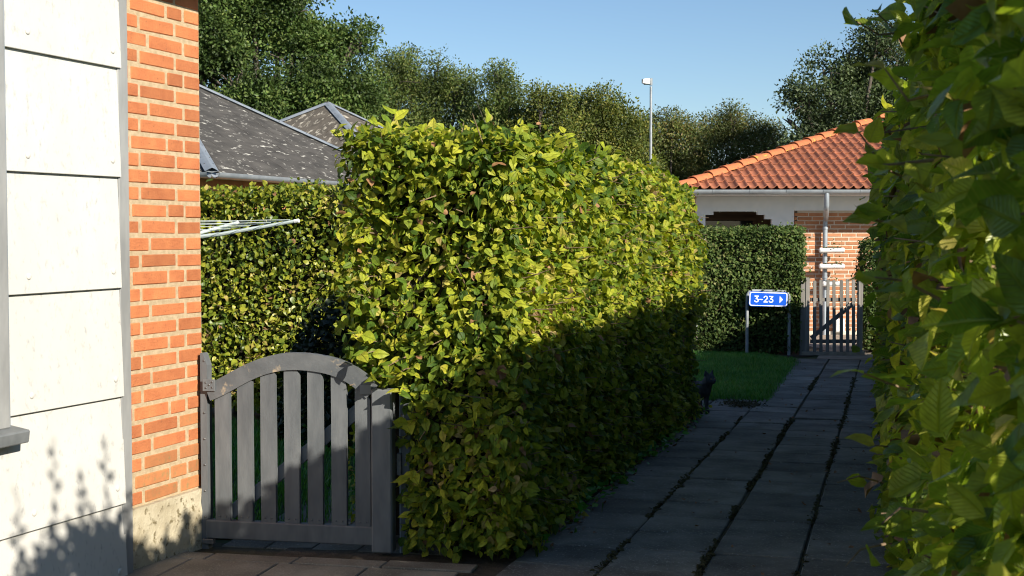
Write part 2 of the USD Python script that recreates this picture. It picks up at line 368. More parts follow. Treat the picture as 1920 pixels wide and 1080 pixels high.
# soil strips under the hedges
sheet([(-1.0, 5.35), (-.06, 5.02), (1.66, 10.55), (.5, 11.0)], -.012, M['soil'], 'hedge_bed', kind='structure')
sheet([(1.6, 16.6), (3.70, 16.72), (4.2, 17.3), (4.2, 18.7), (1.4, 18.9)], -.009, M['soil'], 'hedge_bed', kind='structure')
sheet([lat(.25, -2), lat(1.2, -2), lat(1.2, 17.5), lat(.25, 17.5)], .004, M['soil'], 'hedge_bed', kind='structure')

# ------------------------------------------------------------------ lawns
def in_poly(pts, poly):
    x, y = pts[:, 0], pts[:, 1]; c = np.zeros(len(pts), bool); P = np.array(poly); j = len(P) - 1
    for i in range(len(P)):
        cond = ((P[i, 1] > y) != (P[j, 1] > y)) & (x < (P[j, 0] - P[i, 0]) * (y - P[i, 1]) / (P[j, 1] - P[i, 1] + 1e-12) + P[i, 0])
        c ^= cond; j = i
    return c
def grass_patch(poly, n, hgt, wid, seed, label, name='grass'):
    r = np.random.default_rng(seed); P = np.array(poly)
    pts = r.uniform(P.min(0), P.max(0), (n * 3, 2)); pts = pts[in_poly(pts, poly)][:n]; pts = pts + r.normal(0, .028, pts.shape)
    n = len(pts)
    z = np.array([gz(y) - .012 for y in pts[:, 1]])
    ang = r.uniform(0, 2 * np.pi, n); tall = hgt * (.6 + .8 * r.random(n)) * (.7 + .6 * meshkit.noise(np.column_stack([pts * 1.5, np.zeros(n)]), 3))
    lean = r.uniform(.1, .8, n)[:, None] * tall[:, None] * np.column_stack([np.cos(ang), np.sin(ang)])
    side = np.column_stack([-np.sin(ang), np.cos(ang)]) * wid / 2
    b = np.column_stack([pts, z])
    def v3(xy, zz): return np.column_stack([xy, zz])
    v = np.stack([v3(pts - side, z), v3(pts + side, z), v3(pts + lean * .4 - side * .7, z + tall * .6), v3(pts + lean * .4 + side * .7, z + tall * .6), v3(pts + lean, z + tall)], 1).reshape(-1, 3)
    f = (np.array([(0, 1, 3), (0, 3, 2), (2, 3, 4)])[None] + (np.arange(n) * 5)[:, None, None]).reshape(-1, 3)
    uv = np.tile(np.array([(.2, 0), (.8, 0), (.3, .6), (.7, .6), (.5, 1.)]), (n, 1, 1)); uv[:, :, 0] += r.integers(0, 1000, n)[:, None]
    obj(name, (v, f), M['grass'], uv=uv.reshape(-1, 2), label=label, cat='grass', kind='stuff')
lawn_poly = [lat(-3.9, 11.6), lat(-1.02, 11.6), lat(-1.02, 16.35), lat(-1.2, 16.6), lat(-4.2, 16.9)]
# the front edge of the lawn, its right edge and its back edge as the photograph shows them
lp = [on_ground(1210, 742)[:2], on_ground(1300, 747)[:2], on_ground(1437, 752)[:2], on_ground(1493, 674)[:2], on_ground(1400, 661)[:2], on_ground(1310, 657)[:2], on_ground(1180, 652)[:2]]
sheet(lp, -.006, M['lawn'], 'lawn', kind='structure')
grass_patch(lp, 52000, .05, .007, 11, 'short green lawn between the hedges beside the slab path')
glp = [(-3.9, 6.1), (-1.05, 5.75), (-.75, 6.2), (.0, 9.6), (-4.3, 10.2)]
sheet(glp, -.012, M['lawn'], 'garden_lawn', kind='structure')
grass_patch(glp, 26000, .055, .006, 12, 'dark green lawn seen through the slats of the grey gate')
sheet([lat(-.85, 17.3), lat(-.85, 16.75), lat(1.3, 16.75), (8, 19), (9, 24), (0, 24), (0, 18.6), (4.3, 18.4)], -.010, M['forecourt'], 'forecourt', kind='structure')

# ------------------------------------------------------------------ leaves
LT = np.array([0, .20, .48, .77, 1.0]); LW = np.array([0, .82, 1.0, .60, 0])
def leaves(p, tip, nrm, L, wr=.64, fold=.22, curl=.25, seed=0, wave=.13):
    """p base points, tip directions, normals, lengths -> vertices (N,11,3), faces (12,3), uv"""
    r = np.random.default_rng(seed); n = len(p)
    tip = tip / np.linalg.norm(tip, axis=1, keepdims=True)
    nrm = nrm - (nrm * tip).sum(1, keepdims=True) * tip; nrm /= np.linalg.norm(nrm, axis=1, keepdims=True) + 1e-9
    side = np.cross(tip, nrm)
    rows, us, vs = [], [], []
    fo = fold * (r.normal(1, .7, n)); cu = curl * r.normal(1, .9, n); tw = r.normal(0, .25, n); wl = wr * r.uniform(.86, 1.14, n)
    for k, (t, w) in enumerate(zip(LT, LW)):
        xsides = (0,) if w == 0 else (-1, 0, 1)
        for s in xsides:
            x = s * w * .5 * wl * L * (1 + (r.normal(0, .06, n) if s else 0))
            z = fo * np.abs(x) - cu * L * (t - .15) ** 2 + (tw * x) * t * 2 + (r.normal(0, wave, n) * L * .5 if s else 0)
            y = t * L - (0.0 if s == 0 else .04 * L)
            rows.append(p + tip * y[:, None] + side * x[:, None] + nrm * z[:, None])
            us.append(.5 + s * w * .5); vs.append(t)
    V = np.stack(rows, 1)
    f = [(0, 2, 1), (0, 3, 2)]
    for a in (1, 4):
        f += [(a, a + 1, a + 3), (a + 1, a + 4, a + 3), (a + 1, a + 2, a + 4), (a + 2, a + 5, a + 4)]
    f += [(7, 8, 10), (8, 9, 10)]
    uv = np.tile(np.column_stack([np.array(us) * .96 + .02, vs]), (n, 1, 1)); uv[:, :, 0] += r.integers(0, 1000, n)[:, None]
    return V, np.array(f), uv

def merge_leaves(V, f, uv):
    n = len(V)
    return V.reshape(-1, 3), (f[None] + (np.arange(n) * 11)[:, None, None]).reshape(-1, 3), uv.reshape(-1, 2)

CAM = np.array([0, 0, ZC])
def hedge(name, label, A, u, length, thick, base, top, r_c, dens, size, mat, seed, group=None, inner=.16, lump=.06, faces=('right', 'near', 'top'), single=300, dead=.0, twigs=800, fold=.22,
          density_fn=None, extra=None, sizes=None, stems=9, bend=None, cull=None, core_in=.15, core_to=None):
    """A: ground point (x, y) of the near right corner; u along; the body lies left of u.
    local coordinates (a along, b leftwards, c up); rounded box, leaves in shells below the surface"""
    r = np.random.default_rng(seed)
    u = np.array([u[0], u[1], 0.]); u /= np.linalg.norm(u); w = np.array([-u[1], u[0], 0.])     # w = left
    A = np.array([A[0], A[1], 0.])
    P, Nn = [], []
    def topz(a): return top(a) if callable(top) else np.full_like(a, top)
    for face in ('right', 'left', 'near', 'far', 'top'):
        d = dens if face in faces else dens * .16
        H = 1.9
        if face in ('right', 'left'):
            n = int(length * H * d); a = r.uniform(0, length, n); c = r.uniform(0, 1, n); b = np.zeros(n) if face == 'right' else np.full(n, thick); nv = np.array([0, -1 if face == 'right' else 1, 0.])
        elif face in ('near', 'far'):
            n = int(thick * H * d); b = r.uniform(0, thick, n); c = r.uniform(0, 1, n); a = np.zeros(n) if face == 'near' else np.full(n, length); nv = np.array([-1 if face == 'near' else 1, 0, 0.])
        else:
            n = int(length * thick * d); a = r.uniform(0, length, n); b = r.uniform(0, thick, n); c = np.ones(n); nv = np.array([0, 0, 1.])
        if density_fn is not None and n:
            keep = r.random(n) < density_fn(a, b, c, face)
            a, b, c = a[keep], b[keep], c[keep]; n = len(a)
        P.append(np.column_stack([a, b, c])); Nn.append(np.tile(nv, (n, 1)))
    P, Nn = np.vstack(P), np.vstack(Nn)
    hx = topz(P[:, 0]); world2 = A + P[:, :1] * u + P[:, 1:2] * w
    bz = np.array([gz(y) for y in world2[:, 1]]) + base
    P3 = np.column_stack([P[:, 0], P[:, 1], bz + P[:, 2] * (hx - bz)])
    lo = np.column_stack([np.full(len(P), r_c), np.full(len(P), r_c), bz]); hi = np.column_stack([np.full(len(P), length - r_c), np.full(len(P), thick - r_c), hx - r_c])
    q = np.clip(P3, lo, hi); dlt = P3 - q; dl = np.linalg.norm(dlt, axis=1, keepdims=True)
    nn = np.where(dl > 1e-6, dlt / np.maximum(dl, 1e-6), Nn)
    nn = nn * .999 + Nn * .001; nn /= np.linalg.norm(nn, axis=1, keepdims=True)
    P3 = q + nn * np.minimum(dl, r_c)
    lumpv = (meshkit.fbm(P3 * 2.6, 3, seed) - .5) * 2 * lump * 1.6
    depth = r.exponential(inner * .45, len(P3)); depth = np.minimum(depth, inner * 2.2) - r.exponential(.018, len(P3))
    P3 = P3 + nn * (lumpv - depth)[:, None]
    R = np.array([u, w, [0, 0, 1]])
    pw = A + P3 @ R; nw = nn @ R
    if bend is not None: pw = bend(pw)
    zmin = np.array([gz(y) for y in pw[:, 1]]) + .02
    pw[:, 2] = np.maximum(pw[:, 2], zmin + r.random(len(pw)) * .05)
    if cull is not None:
        k = cull(pw); pw, nw, depth = pw[k], nw[k], depth[k]
    n = len(pw)
    rnd = r.normal(0, 1, (n, 3))
    nrm = nw * .60 + np.array([0, 0, .70]) + rnd * .50
    tip = nw * .45 + np.array([0, 0, -.35]) + r.normal(0, .75, (n, 3))
    S = size * np.clip(r.normal(1, .28, n), .4, 1.6)
    if sizes is not None: S = sizes(pw, S)
    V, f, uv = leaves(pw, tip, nrm, S, fold=fold, seed=seed + 1)
    h = thing(name, label, 'hedge', (A[0], A[1], gz(A[1])), group)
    # the leaves that show largest are parts of their own
    dist = np.linalg.norm(pw - CAM, axis=1)
    facing = np.abs((np.cross(V[:, 5] - V[:, 4], V[:, 10] - V[:, 4]) * (pw - CAM)).sum(1)) / dist ** 3
    px = 960 + pw[:, 0] / pw[:, 1] * F
    ok = (depth < .015) & (px > 0) & (px < 1915) & (pw[:, 1] > .5) & (((nw * (CAM - pw)).sum(1) / dist) > .02)
    score = np.where(ok, facing, -1)
    big = np.argsort(-score)[:single]; big = big[score[big] > 0]
    mask = np.ones(n, bool); mask[big] = False
    if dead:
        dd = big[r.random(len(big)) < dead]
    else: dd = []
    dset = set(map(int, dd))
    for i in big:
        obj('leaf', (V[i], f), M['dead_leaf'] if int(i) in dset else mat, h, smooth=True, uv=uv[i], label='withered brown leaf' if int(i) in dset else None)
    rest = np.nonzero(mask)[0]
    if dead:
        k = r.random(len(rest)) < dead
        if k.any():
            v2, f2, uv2 = merge_leaves(V[rest[k]], f, uv[rest[k]]); obj('withered_leaves', (v2, f2), M['dead_leaf'], h, smooth=True, uv=uv2, label='withered brown leaves', kind='stuff')
        rest = rest[~k]
    v2, f2, uv2 = merge_leaves(V[rest], f, uv[rest])
    obj('foliage', (v2, f2), mat, h, smooth=True, uv=uv2, kind='stuff')
    # solid dark core, added to stop light leaking through the leaves
    ca, cb = core_in, core_in
    lo_a, hi_a = ca, core_to or length - ca
    seg = max(2, int(length / .5)); vs = []
    for i in range(seg + 1):
        a = lo_a + (hi_a - lo_a) * i / seg
        p0 = A + a * u; zt = float(topz(np.array([a]))[0]) - core_in; zb = gz(p0[1]) + base + .0
        for (b, z) in ((cb, zb), (thick - cb, zb), (thick - cb, zt), (cb, zt)):
            p = p0 + w * b; vs.append((p[0], p[1], z))
    vs = np.array(vs)
    if bend is not None: vs = bend(vs)
    cf = []
    for i in range(seg):
        for j in range(4):
            p, q2 = i * 4 + j, i * 4 + (j + 1) % 4
            cf += [(p, q2, q2 + 4), (p, q2 + 4, p + 4)]
    cf += [(0, 2, 1), (0, 3, 2)]; e = seg * 4; cf += [(e, e + 1, e + 2), (e, e + 2, e + 3)]
    m = trimesh.Trimesh(vs, cf, process=True); m.fix_normals()
    m = m.subdivide_to_size(.16)
    m.vertices += (meshkit.noise(np.array(m.vertices) * 9, seed)[:, None] - .5) * .09 * np.array([1, 1, .6])
    obj('inner_branches', m, M['core'], h, smooth=True)
    # twigs near the surface
    if twigs:
        i = r.choice(n, min(twigs, n), replace=False); tw = []
        a = pw[i] - nw[i] * .16 + r.normal(0, .03, (len(i), 3)); b = pw[i] + nw[i] * np.where(nw[i][:, 2:3] > .5, -.05, .015) + r.normal(0, .05, (len(i), 3)) * np.where(nw[i][:, 2:3] > .5, .5, 1) + np.where(nw[i][:, 2:3] > .5, 0, 1) * np.array([0, 0, .03])
        for s, e2 in zip(a, b): tw.append(tube([s, (s + e2) / 2 + r.normal(0, .012, 3), e2], [.004, .003, .0018], 3, False))
        obj('twigs', cat_mesh(tw), M['twig'], h, kind='stuff')
    for k in range(stems):
        a = length * (k + .5) / stems + r.normal(0, .05); b = thick * .5 + r.normal(0, .04)
        p = A + u * a + w * b
        if bend is not None: p = bend(p[None])[0]
        z = gz(p[1]) - .03
        obj('stem', tube([(p[0], p[1], z), (p[0] + r.normal(0, .02), p[1], z + .3), (p[0] + r.normal(0, .04), p[1] + r.normal(0, .04), z + .7)], [.028, .022, .016], 6), M['bark'], h)
    return h, (u, w)

def sprig(h, base, tip_pt, nleaf, size, mat, seed, big=True):
    """a shoot that stands out of a hedge: a stem with a few leaves of its own"""
    r = np.random.default_rng(seed)
    base, tip_pt = np.asarray(base, float), np.asarray(tip_pt, float)
    mid = (base + tip_pt) / 2 + r.normal(0, .012, 3)
    obj('shoot', tube([base, mid, tip_pt], [.0028, .0022, .0013], 5), M['twig'], h)
    t = np.linspace(.35, 1, nleaf); pts = base + (tip_pt - base) * t[:, None]
    d = (tip_pt - base) / np.linalg.norm(tip_pt - base)
    ang = np.arange(nleaf) * 2.6 + r.random() * 6
    side = np.column_stack([np.cos(ang), np.sin(ang) * .6, np.zeros(nleaf)])
    tip = side + d * .6 + r.normal(0, .15, (nleaf, 3)); nrm = np.array([.2, -.7, .8]) + r.normal(0, .3, (nleaf, 3))
    V, f, uv = leaves(pts, tip, nrm, size * r.uniform(.75, 1.15, nleaf), seed=seed)
    for k in range(nleaf): obj('leaf', (V[k], f), mat, h, smooth=True, uv=uv[k])

# main hedge along the left of the path
def mbend(p):
    k = np.clip((5.95 - p[:, 1]) / .4, 0, 1) * np.clip((p[:, 0] + .46) / .08, 0, 1) * np.clip((1.0 - p[:, 2]) / .5, 0, 1)
    return p + np.column_stack([np.zeros(len(p)), -.15 * k, np.zeros(len(p))])
HA, HB = np.array([.0, 5.36]), np.array([1.415, 10.25])
HU = (HB - HA) / np.linalg.norm(HB - HA)
ZT = ZC + .40
main, _ = hedge('hedge', 'tall clipped yellow-green beech hedge beside the grey gate and the slab path', HA, HU, float(np.linalg.norm(HB - HA)), (.76), .03, lambda a: ZT - .012 * a, .10, 5000, .0415, M['beech'], 21,
                dead=.012, twigs=3200, faces=('right', 'near', 'top'), stems=10, lump=.06, bend=mbend, inner=.19,
                cull=lambda p: ~((p[:, 0] < -.445) & (p[:, 2] < .66) & (p[:, 1] < 5.70)))
for i, (b, t, nl) in enumerate([((728, 262, 5.75), (742, 214, 5.75), 4), ((690, 262, 5.8), (664, 246, 5.72), 2), ((650, 258, 5.8), (628, 246, 5.75), 2), ((985, 262, 6.6), (990, 238, 6.6), 3), ((900, 262, 6.2), (905, 240, 6.2), 3), ((1050, 275, 7.2), (1058, 250, 7.2), 3), ((1130, 298, 8), (1134, 276, 8), 3), ((1215, 322, 9), (1226, 300, 9), 3), ((820, 262, 6), (833, 246, 6), 3), ((700, 640, 5.5), (660, 622, 5.38), 4), ((725, 665, 5.5), (676, 664, 5.36), 4), ((735, 690, 5.5), (700, 712, 5.35), 4), ((775, 690, 5.45), (738, 705, 5.34), 5), ((780, 720, 5.45), (748, 735, 5.33), 5), ((770, 665, 5.45), (722, 690, 5.33), 5), ((785, 780, 5.42), (757, 800, 5.33), 5), ((790, 880, 5.4), (760, 900, 5.33), 4), ((800, 960, 5.4), (763, 965, 5.32), 4)]):
    sprig(main, at(*b), at(*t), nl, .068, M['beech'], 300 + i)

# hedge of the back garden
back, _ = hedge('hedge', 'beech hedge at the back of the garden below the slate roof', (-5.2, 10.9), (5.2, -1.2), 5.4, .6, .05, ZC + .325, .07, 3000, .043, M['beech_back'], 22, dead=.012, twigs=900,
                faces=('right', 'top'), stems=8, lump=.05)

# hedge along the right of the path, close to the camera
def rtop(a):
    return ZC + np.interp(a, [-2, 1.45, 1.8, 2.2, 2.6, 3.1, 4.3, 9.2, 16.3, 16.9, 17.4], [.26, .32, .78, .80, .57, .56, .48, .42, -.12, -.5, -.75])
RD = np.array([.2724, .9622, 0]); RL = .125
def rbend(p):
    a = p @ PD
    return p + PR * np.interp(a, [-1, .9, 1.6, 3, 5, 10, 17], [.14, .10, .05, .0, -.045, -.10, -.13])[:, None]
RA = np.array([RL * .9622 + .2724 * -1.2, -RL * .2724 + .9622 * -1.2])
RL_len = 18.5
def rdens(a, b, c, face):
    if face == 'right': return np.full(len(a), .12)
    return np.where(a < 1.5, .35, np.where(a < 7, 1.0, .6))
# the body lies right of the path: build it from the far end backwards so that its left-hand rule holds
RF = RA + RD[:2] * RL_len
right, _ = hedge('hedge', 'leafy green beech hedge close by on the right, blurred by nearness', RF, -RD[:2], RL_len, .62, .02, lambda a: rtop(RL_len - 1.2 - a), .09, 2500, .060, M['beech_shade'], 23, dead=.055, twigs=2600, fold=.35, inner=.2,
                 faces=('right', 'top', 'far'), stems=22, lump=.06, bend=rbend, core_to=RL_len - 1.2 - 3.6, density_fn=lambda a, b, c, face: np.where(RL_len - 1.2 - a < .9, .15, np.where(RL_len - 1.2 - a < 2.3, .62 if face == 'right' else .9, np.where(RL_len - 1.2 - a < 5, 1.2 if face == 'right' else (2.6 if face == 'left' else .9), np.where(RL_len - 1.2 - a < 8, 1.0, .6)))))
for i, (b, t, nl) in enumerate([((1655, 905, 3.2), (1570, 905, 3.1), 1), ((1660, 1020, 2.6), (1585, 1062, 2.55), 1), ((1690, 330, 2.6), (1612, 250, 2.5), 4), ((1690, 420, 2.4), (1600, 400, 2.3), 4), ((1700, 100, 2.9), (1645, 25, 2.8), 4), ((1700, 60, 2.8), (1605, 40, 2.7), 3), ((1700, 730, 2.2), (1620, 700, 2.0), 3), ((1690, 860, 2.9), (1640, 835, 2.8), 3), ((1740, 180, 2.0), (1660, 130, 1.9), 4), ((1750, 300, 1.9), (1640, 310, 1.9), 4), ((1760, 560, 1.9), (1640, 520, 1.85), 4), ((1740, 960, 2.2), (1650, 985, 2.2), 4)]):
    sprig(right, at(*b), at(*t), nl, .058, M['beech_shade'], 400 + i)

for i, (al, zz, dz) in enumerate(((1.75, .74, .30), (1.95, .78, .40), (2.1, .78, .26), (2.25, .78, .36), (2.4, .70, .2))):
    b = PR * .3 + PD * al; sprig(right, (b[0], b[1], ZC + zz - .1), (b[0] - .03, b[1] + .02, ZC + zz + dz), 9, .046, M['beech_shade'], 500 + i)
# small-leaved hedge behind the sign, and its continuation right of the picket gate
fl = at(1290, 600, 17.15); frr = at(1502, 600, 16.93)
far1, _ = hedge('hedge', 'small-leaved dark green hedge standing behind the blue number sign', fl[:2], (frr - fl)[:2], float(np.linalg.norm((frr - fl)[:2])), 1.0, .03, ZC + .03, .06, 4200, .036, M['privet'], 24,
                faces=('right', 'far', 'top'), twigs=900, stems=12, lump=.05, inner=.12, single=120, fold=.12, core_in=.13)
f2 = at(1622, 600, 17.3)
far2, _ = hedge('hedge', 'small-leaved hedge right of the picket gate, mostly hidden by the near hedge', f2[:2], np.array([.97, -.1]), 1.2, .6, .03, ZC - .1, .06, 2600, .036, M['privet'], 25,
                faces=('right', 'near', 'top'), twigs=200, stems=4, lump=.05, inner=.12, single=40, fold=.12)

# dark shrub added in place of the shadow on the back hedge
def shrub(name, label, c, rx, ry, rz, n, size, mat, seed):
    r = np.random.default_rng(seed)
    d = r.normal(0, 1, (n, 3)); d /= np.linalg.norm(d, axis=1, keepdims=True); d[:, 2] = np.abs(d[:, 2]) * 1.0 - .15
    k = 1 - r.exponential(.12, n); k *= .8 + .4 * meshkit.noise(d * 3, seed)
    p = np.array(c) + d * np.array([rx, ry, rz]) * np.clip(k, .2, 1.2)[:, None]
    V, f, uv = leaves(p, d + r.normal(0, .6, (n, 3)), d * .6 + np.array([0, 0, .6]) + r.normal(0, .4, (n, 3)), size * r.uniform(.7, 1.2, n), seed=seed)
    t = thing(name, label, 'shrub', (c[0], c[1], gz(c[1])))
    v2, f2, uv2 = merge_leaves(V, f, uv); obj('foliage', (v2, f2), mat, t, smooth=True, uv=uv2, kind='stuff')
    for k in range(4):
        a = k * 1.6
        obj('stem', tube([(c[0], c[1], gz(c[1]) - .02), (c[0] + .1 * math.cos(a), c[1] + .1 * math.sin(a), c[2]), (c[0] + rx * .5 * math.cos(a), c[1] + ry * .5 * math.sin(a), c[2] + rz * .5)], [.02, .014, .007], 6), M['bark'], t)
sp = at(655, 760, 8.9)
shrub('dark_shrub', 'dark shrub added in place of a shadow behind the right half of the grey gate', (sp[0], sp[1], gz(sp[1]) + .1), .50, .42, 1.02, 5200, .05, M['dark_shrub'], 31)

# ------------------------------------------------------------------ white panelled house with brick corner
WC = np.array([-1.306, 5.63, 0.])            # ground corner of the brick wall
def wp(t, n, z): return WC - WD * t + WN * n + np.array([0, 0, z])
WF = np.array([-WD, WN, [0, 0, 1]])          # local axes: t back towards the camera, n outwards, z up
house = thing('panelled_house', 'house wall of white panels and orange brick left of the grey gate', 'house', (WC[0], WC[1], gz(5.63)))
zpl = ZC - 1.077
zg = gz(5.63) - .05
obj('mortar_wall', pbox(wp(.60, -.185, (zpl + 2.65) / 2), (1.20, .35, 2.65 - zpl), WF), M['mortar'], house)
pl = trimesh.creation.box((1.215, .40, zpl - zg)); pl = pl.subdivide_to_size(.05)
plv = np.array(pl.vertices); plv += (meshkit.noise(plv * 22, 5)[:, None] - .5) * np.array([.004, .012, .004])
obj('plinth', (plv @ WF + wp(.60, -.186, (zpl + zg) / 2), np.array(pl.faces)), M['plinth'], house, smooth=40)
course = .0667; rows = int((2.36 - zpl) / course)
rb = np.random.default_rng(3)
pats = [[.168], [.108], [.168], [.108, .108]]
def brick_row(u0, row_pat, umax):
    us, u = [], u0
    for L in row_pat: us.append((u, L)); u += L + .012
    while u < umax: us.append((u, .228)); u += .24
    return us
for j in range(rows):
    z = zpl + course * (j + .5) - .001
    for (u, L) in brick_row(0.0, pats[(j + 2) % 4], .56):
        L2 = min(L, .545 - u)
        if L2 < .02: continue
        hgt = .0495 + rb.normal(0, .0014)
        sz = (L2 - .006 + rb.normal(0, .002), .108, hgt)
        low = (j < 3 and u < .3) or (j == 0 and u < .12) or (j < 5 and rb.random() < .12)
        f3 = fr(-WD + np.array([0, 0, rb.normal(0, .006)]) + WN * rb.normal(0, .004))
        obj('brick', cbox(wp(u + L2 / 2, -.054 - .0065 + rb.normal(0, .0010), z + rb.normal(0, .0012)), sz, f3, .0035), M['brick_stained'] if low else M['brick'], house, label='stained brick near the ground' if low else None)
# panels
pb0 = .592; pb1 = 1.75
seams = [ZC + (437 - y) / 522.0 for y in (974, 760, 546, 328, 112, -104, -320)]
tops = seams[1:] ; bots = seams[:-1]
allb = [zg + .02] + seams
for i in range(len(allb) - 1):
    b, t = allb[i], allb[i + 1]
    hgt = t - b + .03
    shift = [.010, .004, .0, -.006, -.002, .006, .0][i % 7]
    nb = .034 - .0
    # each board leans out at the foot and laps over the one below
    lean = .016 / hgt
    W3 = np.array([-WD + np.array([0, 0, [.004, .006, .004, -.002, -.004, .003, 0][i % 7]]), WN + np.array([0, 0, lean]), np.array([0, 0, 1]) - WN * lean])
    W3 = W3 / np.linalg.norm(W3, axis=1, keepdims=True)
    pnl = xf('panel', house)
    c = wp((pb0 + pb1) / 2 - shift, nb - .002, (b + t + .03) / 2 - .0)
    obj('board', cbox(c, (pb1 - pb0 - .012, .008, hgt), W3, .0015), M['panel'], pnl)
    for tt in (pb0 + .055, pb0 + .515):
        s = trimesh.creation.icosphere(2, 1.0); sv = np.array(s.vertices) * np.array([.0115, .005, .0115])
        off = .016 - .0
        obj('screw', (sv @ WF + wp(tt - shift, nb + .0095, b + .062 + rb.normal(0, .004)), np.array(s.faces)), M['screw'], pnl, smooth=True)
obj('wall_core', pbox(wp(1.30, -.2, (zg + 2.65) / 2), (1.36, .38, 2.65 - zg), WF), M['trim'], house)
obj('corner_trim', cbox(wp(.572, .010, (zg + 2.6) / 2), (.062, .05, 2.6 - zg), WF, .003), M['trim'], house)
obj('corner_trim_flange', cbox(wp(.5375, .009, (zg + 2.6) / 2), (.012, .028, 2.6 - zg), WF, .002), M['zinc'], house)
tw = 1.231
zs = ZC + (437 - 787) / 535.0
obj('window_jamb', cbox(wp(tw + .045, .030, (zs + 2.6) / 2), (.085, .062, 2.6 - zs), WF, .004), M['trim'], house)
obj('window_bead', cbox(wp(tw - .002, .030, (zs + 2.6) / 2), (.008, .05, 2.6 - zs), WF, .002), M['zinc'], house)
obj('window_sill', cbox(wp(1.195 + .40, .055, zs - .022), (.80, .11, .045), fr(-WD, np.array([0, 0, 1]) + WN * .15), .005), M['slate_sill'], house)
obj('window_pane', pbox(wp(tw + .50, .030, (zs + 2.6) / 2), (.82, .01, 2.6 - zs), WF), M['window'], house)
obj('eave_board', cbox(wp(.55, -.03, 2.415), (1.5, .56, .03), WF, .004), M['soffit'], house)
obj('fascia', cbox(wp(.55, .262, 2.47), (1.52, .025, .16), WF, .004), M['white_board'], house)

# ------------------------------------------------------------------ the near gate
GL, GR = np.array([-1.285, 5.585]), np.array([-.462, 5.425])
gdir = (GR - GL) / np.linalg.norm(GR - GL); gU = np.array([gdir[0], gdir[1], 0]); gN = np.array([gdir[1], -gdir[0], 0])  # towards the camera
GFm = np.array([gU, gN, [0, 0, 1]])
glen = float(np.linalg.norm(GR - GL))
def gp(x, n, z): return np.array([GL[0], GL[1], 0]) + gU * x + gN * n + np.array([0, 0, z])
gate = thing('garden_gate', 'dark grey wooden garden gate with arched top beside the brick corner', 'gate', gp(glen / 2, 0, gz(5.5)))
def hz(py, Y): return ZC + (437 - py) / F * Y
zr0, zr1 = hz(1012, 5.58), hz(983, 5.58)
obj('bottom_rail', cbox(gp(.365, 0, (zr0 + zr1) / 2 + .006), (.73, .042, zr1 - zr0 + .012), GFm, .004), M['gate'], gate)
# arched rail: a segment of an ellipse through the photograph's points
ax = np.array([0, .036, .12, .21, .30, .37, .45, .54, .63, .70, .752])
ay = np.array([722, 716, 697, 678, 666, 662, 663, 669, 683, 703, 724.])
from scipy.interpolate import CubicSpline
arc = CubicSpline(ax, [hz(y, 5.58 - .16 * x / glen) for x, y in zip(ax, ay)])
xa = np.linspace(0.0, .752, 26); zt_ = arc(xa); th = .070
sl = np.gradient(zt_, xa); nz = 1 / np.sqrt(1 + sl ** 2); nx = -sl * nz
vt = []
for i in range(len(xa)):
    for (k, n) in ((0, .021), (0, -.021), (th, -.021), (th, .021)):
        vt.append(gp(xa[i] - nx[i] * k, n, zt_[i] - nz[i] * k))
vt = np.array(vt); ff = []
for i in range(len(xa) - 1):
    for j in range(4):
        p, q = i * 4 + j, i * 4 + (j + 1) % 4; ff += [(p, p + 4, q), (q, p + 4, q + 4)]
e = (len(xa) - 1) * 4; ff += [(0, 1, 2), (0, 2, 3), (e, e + 2, e + 1), (e, e + 3, e + 2)]
mm = trimesh.Trimesh(vt, ff, process=False); mm.fix_normals()
obj('arched_rail', mm, M['gate_worn'], gate)
zu = lambda x: float(arc(x)) - th * 1.02
for i, px in enumerate([418.5, 462, 507, 552.5, 597, 642, 687]):
    x = (px - 386) / (733.5 - 386) * (.795 - .002)
    hw = .0325
    zb = zr1 + .003
    poly = []
    ztop_l, ztop_r = zu(x - hw) + .012, zu(x + hw) + .012
    rr = .016
    if i >= 3: pts = [(x - hw, zb), (x + hw, zb), (x + hw, ztop_r - .03), (x + hw - .008, ztop_r - .012), (x + hw - .022, zu(x + hw - .022) + .01), (x - hw, ztop_l)]
    else: pts = [(x - hw, zb), (x + hw, zb), (x + hw, ztop_r), (x - hw, ztop_l)]
    pm = trimesh.creation.extrude_polygon(Polygon(pts), .022, engine='earcut')
    v = np.array(pm.vertices); vv = np.array([gp(a, .012 - c, b) for a, b, c in v])
    mm = trimesh.Trimesh(vv, pm.faces, process=False); mm.fix_normals()
    obj('slat', mm, M['gate'], gate)
    for (sx, sz) in ((-.014, zr1 + .0), (.014, zr1 - .0)):
        sb = trimesh.creation.icosphere(1, .0032); obj('screw', (np.array(sb.vertices) + gp(x + sx, .0125, zr1 + .03), np.array(sb.faces)), M['bolt'], gate, smooth=True)
obj('stile', cbox(gp(.773, .004, (hz(730, 5.43) + hz(1040, 5.43)) / 2), (.088, .062, hz(730, 5.43) - hz(1040, 5.43)), GFm, .006), M['gate'], gate)
obj('brace', beam(gp(.09, -.032, hz(968, 5.58)), gp(.66, -.032, hz(770, 5.48)), .022, .055, up=(0, 0, 1)), M['gate'], gate)
obj('hinge_plate', cbox(gp(.022, .0245, hz(722, 5.58)), (.055, .005, .05), GFm, .001), M['gate'], gate)
for (dx, dy) in ((.006, .012), (.034, .014), (.006, -.01), (.034, -.008), (.02, .002)):
    s = trimesh.creation.icosphere(1, .0042); obj('bolt', (np.array(s.vertices) + gp(dx + .004, .0275, hz(722, 5.58) + dy), np.array(s.faces)), M['bolt'], gate, smooth=True)
obj('corner_plate', cbox(gp(.705, .0235, hz(730, 5.45)), (.05, .004, .04), GFm, .001), M['gate'], gate)
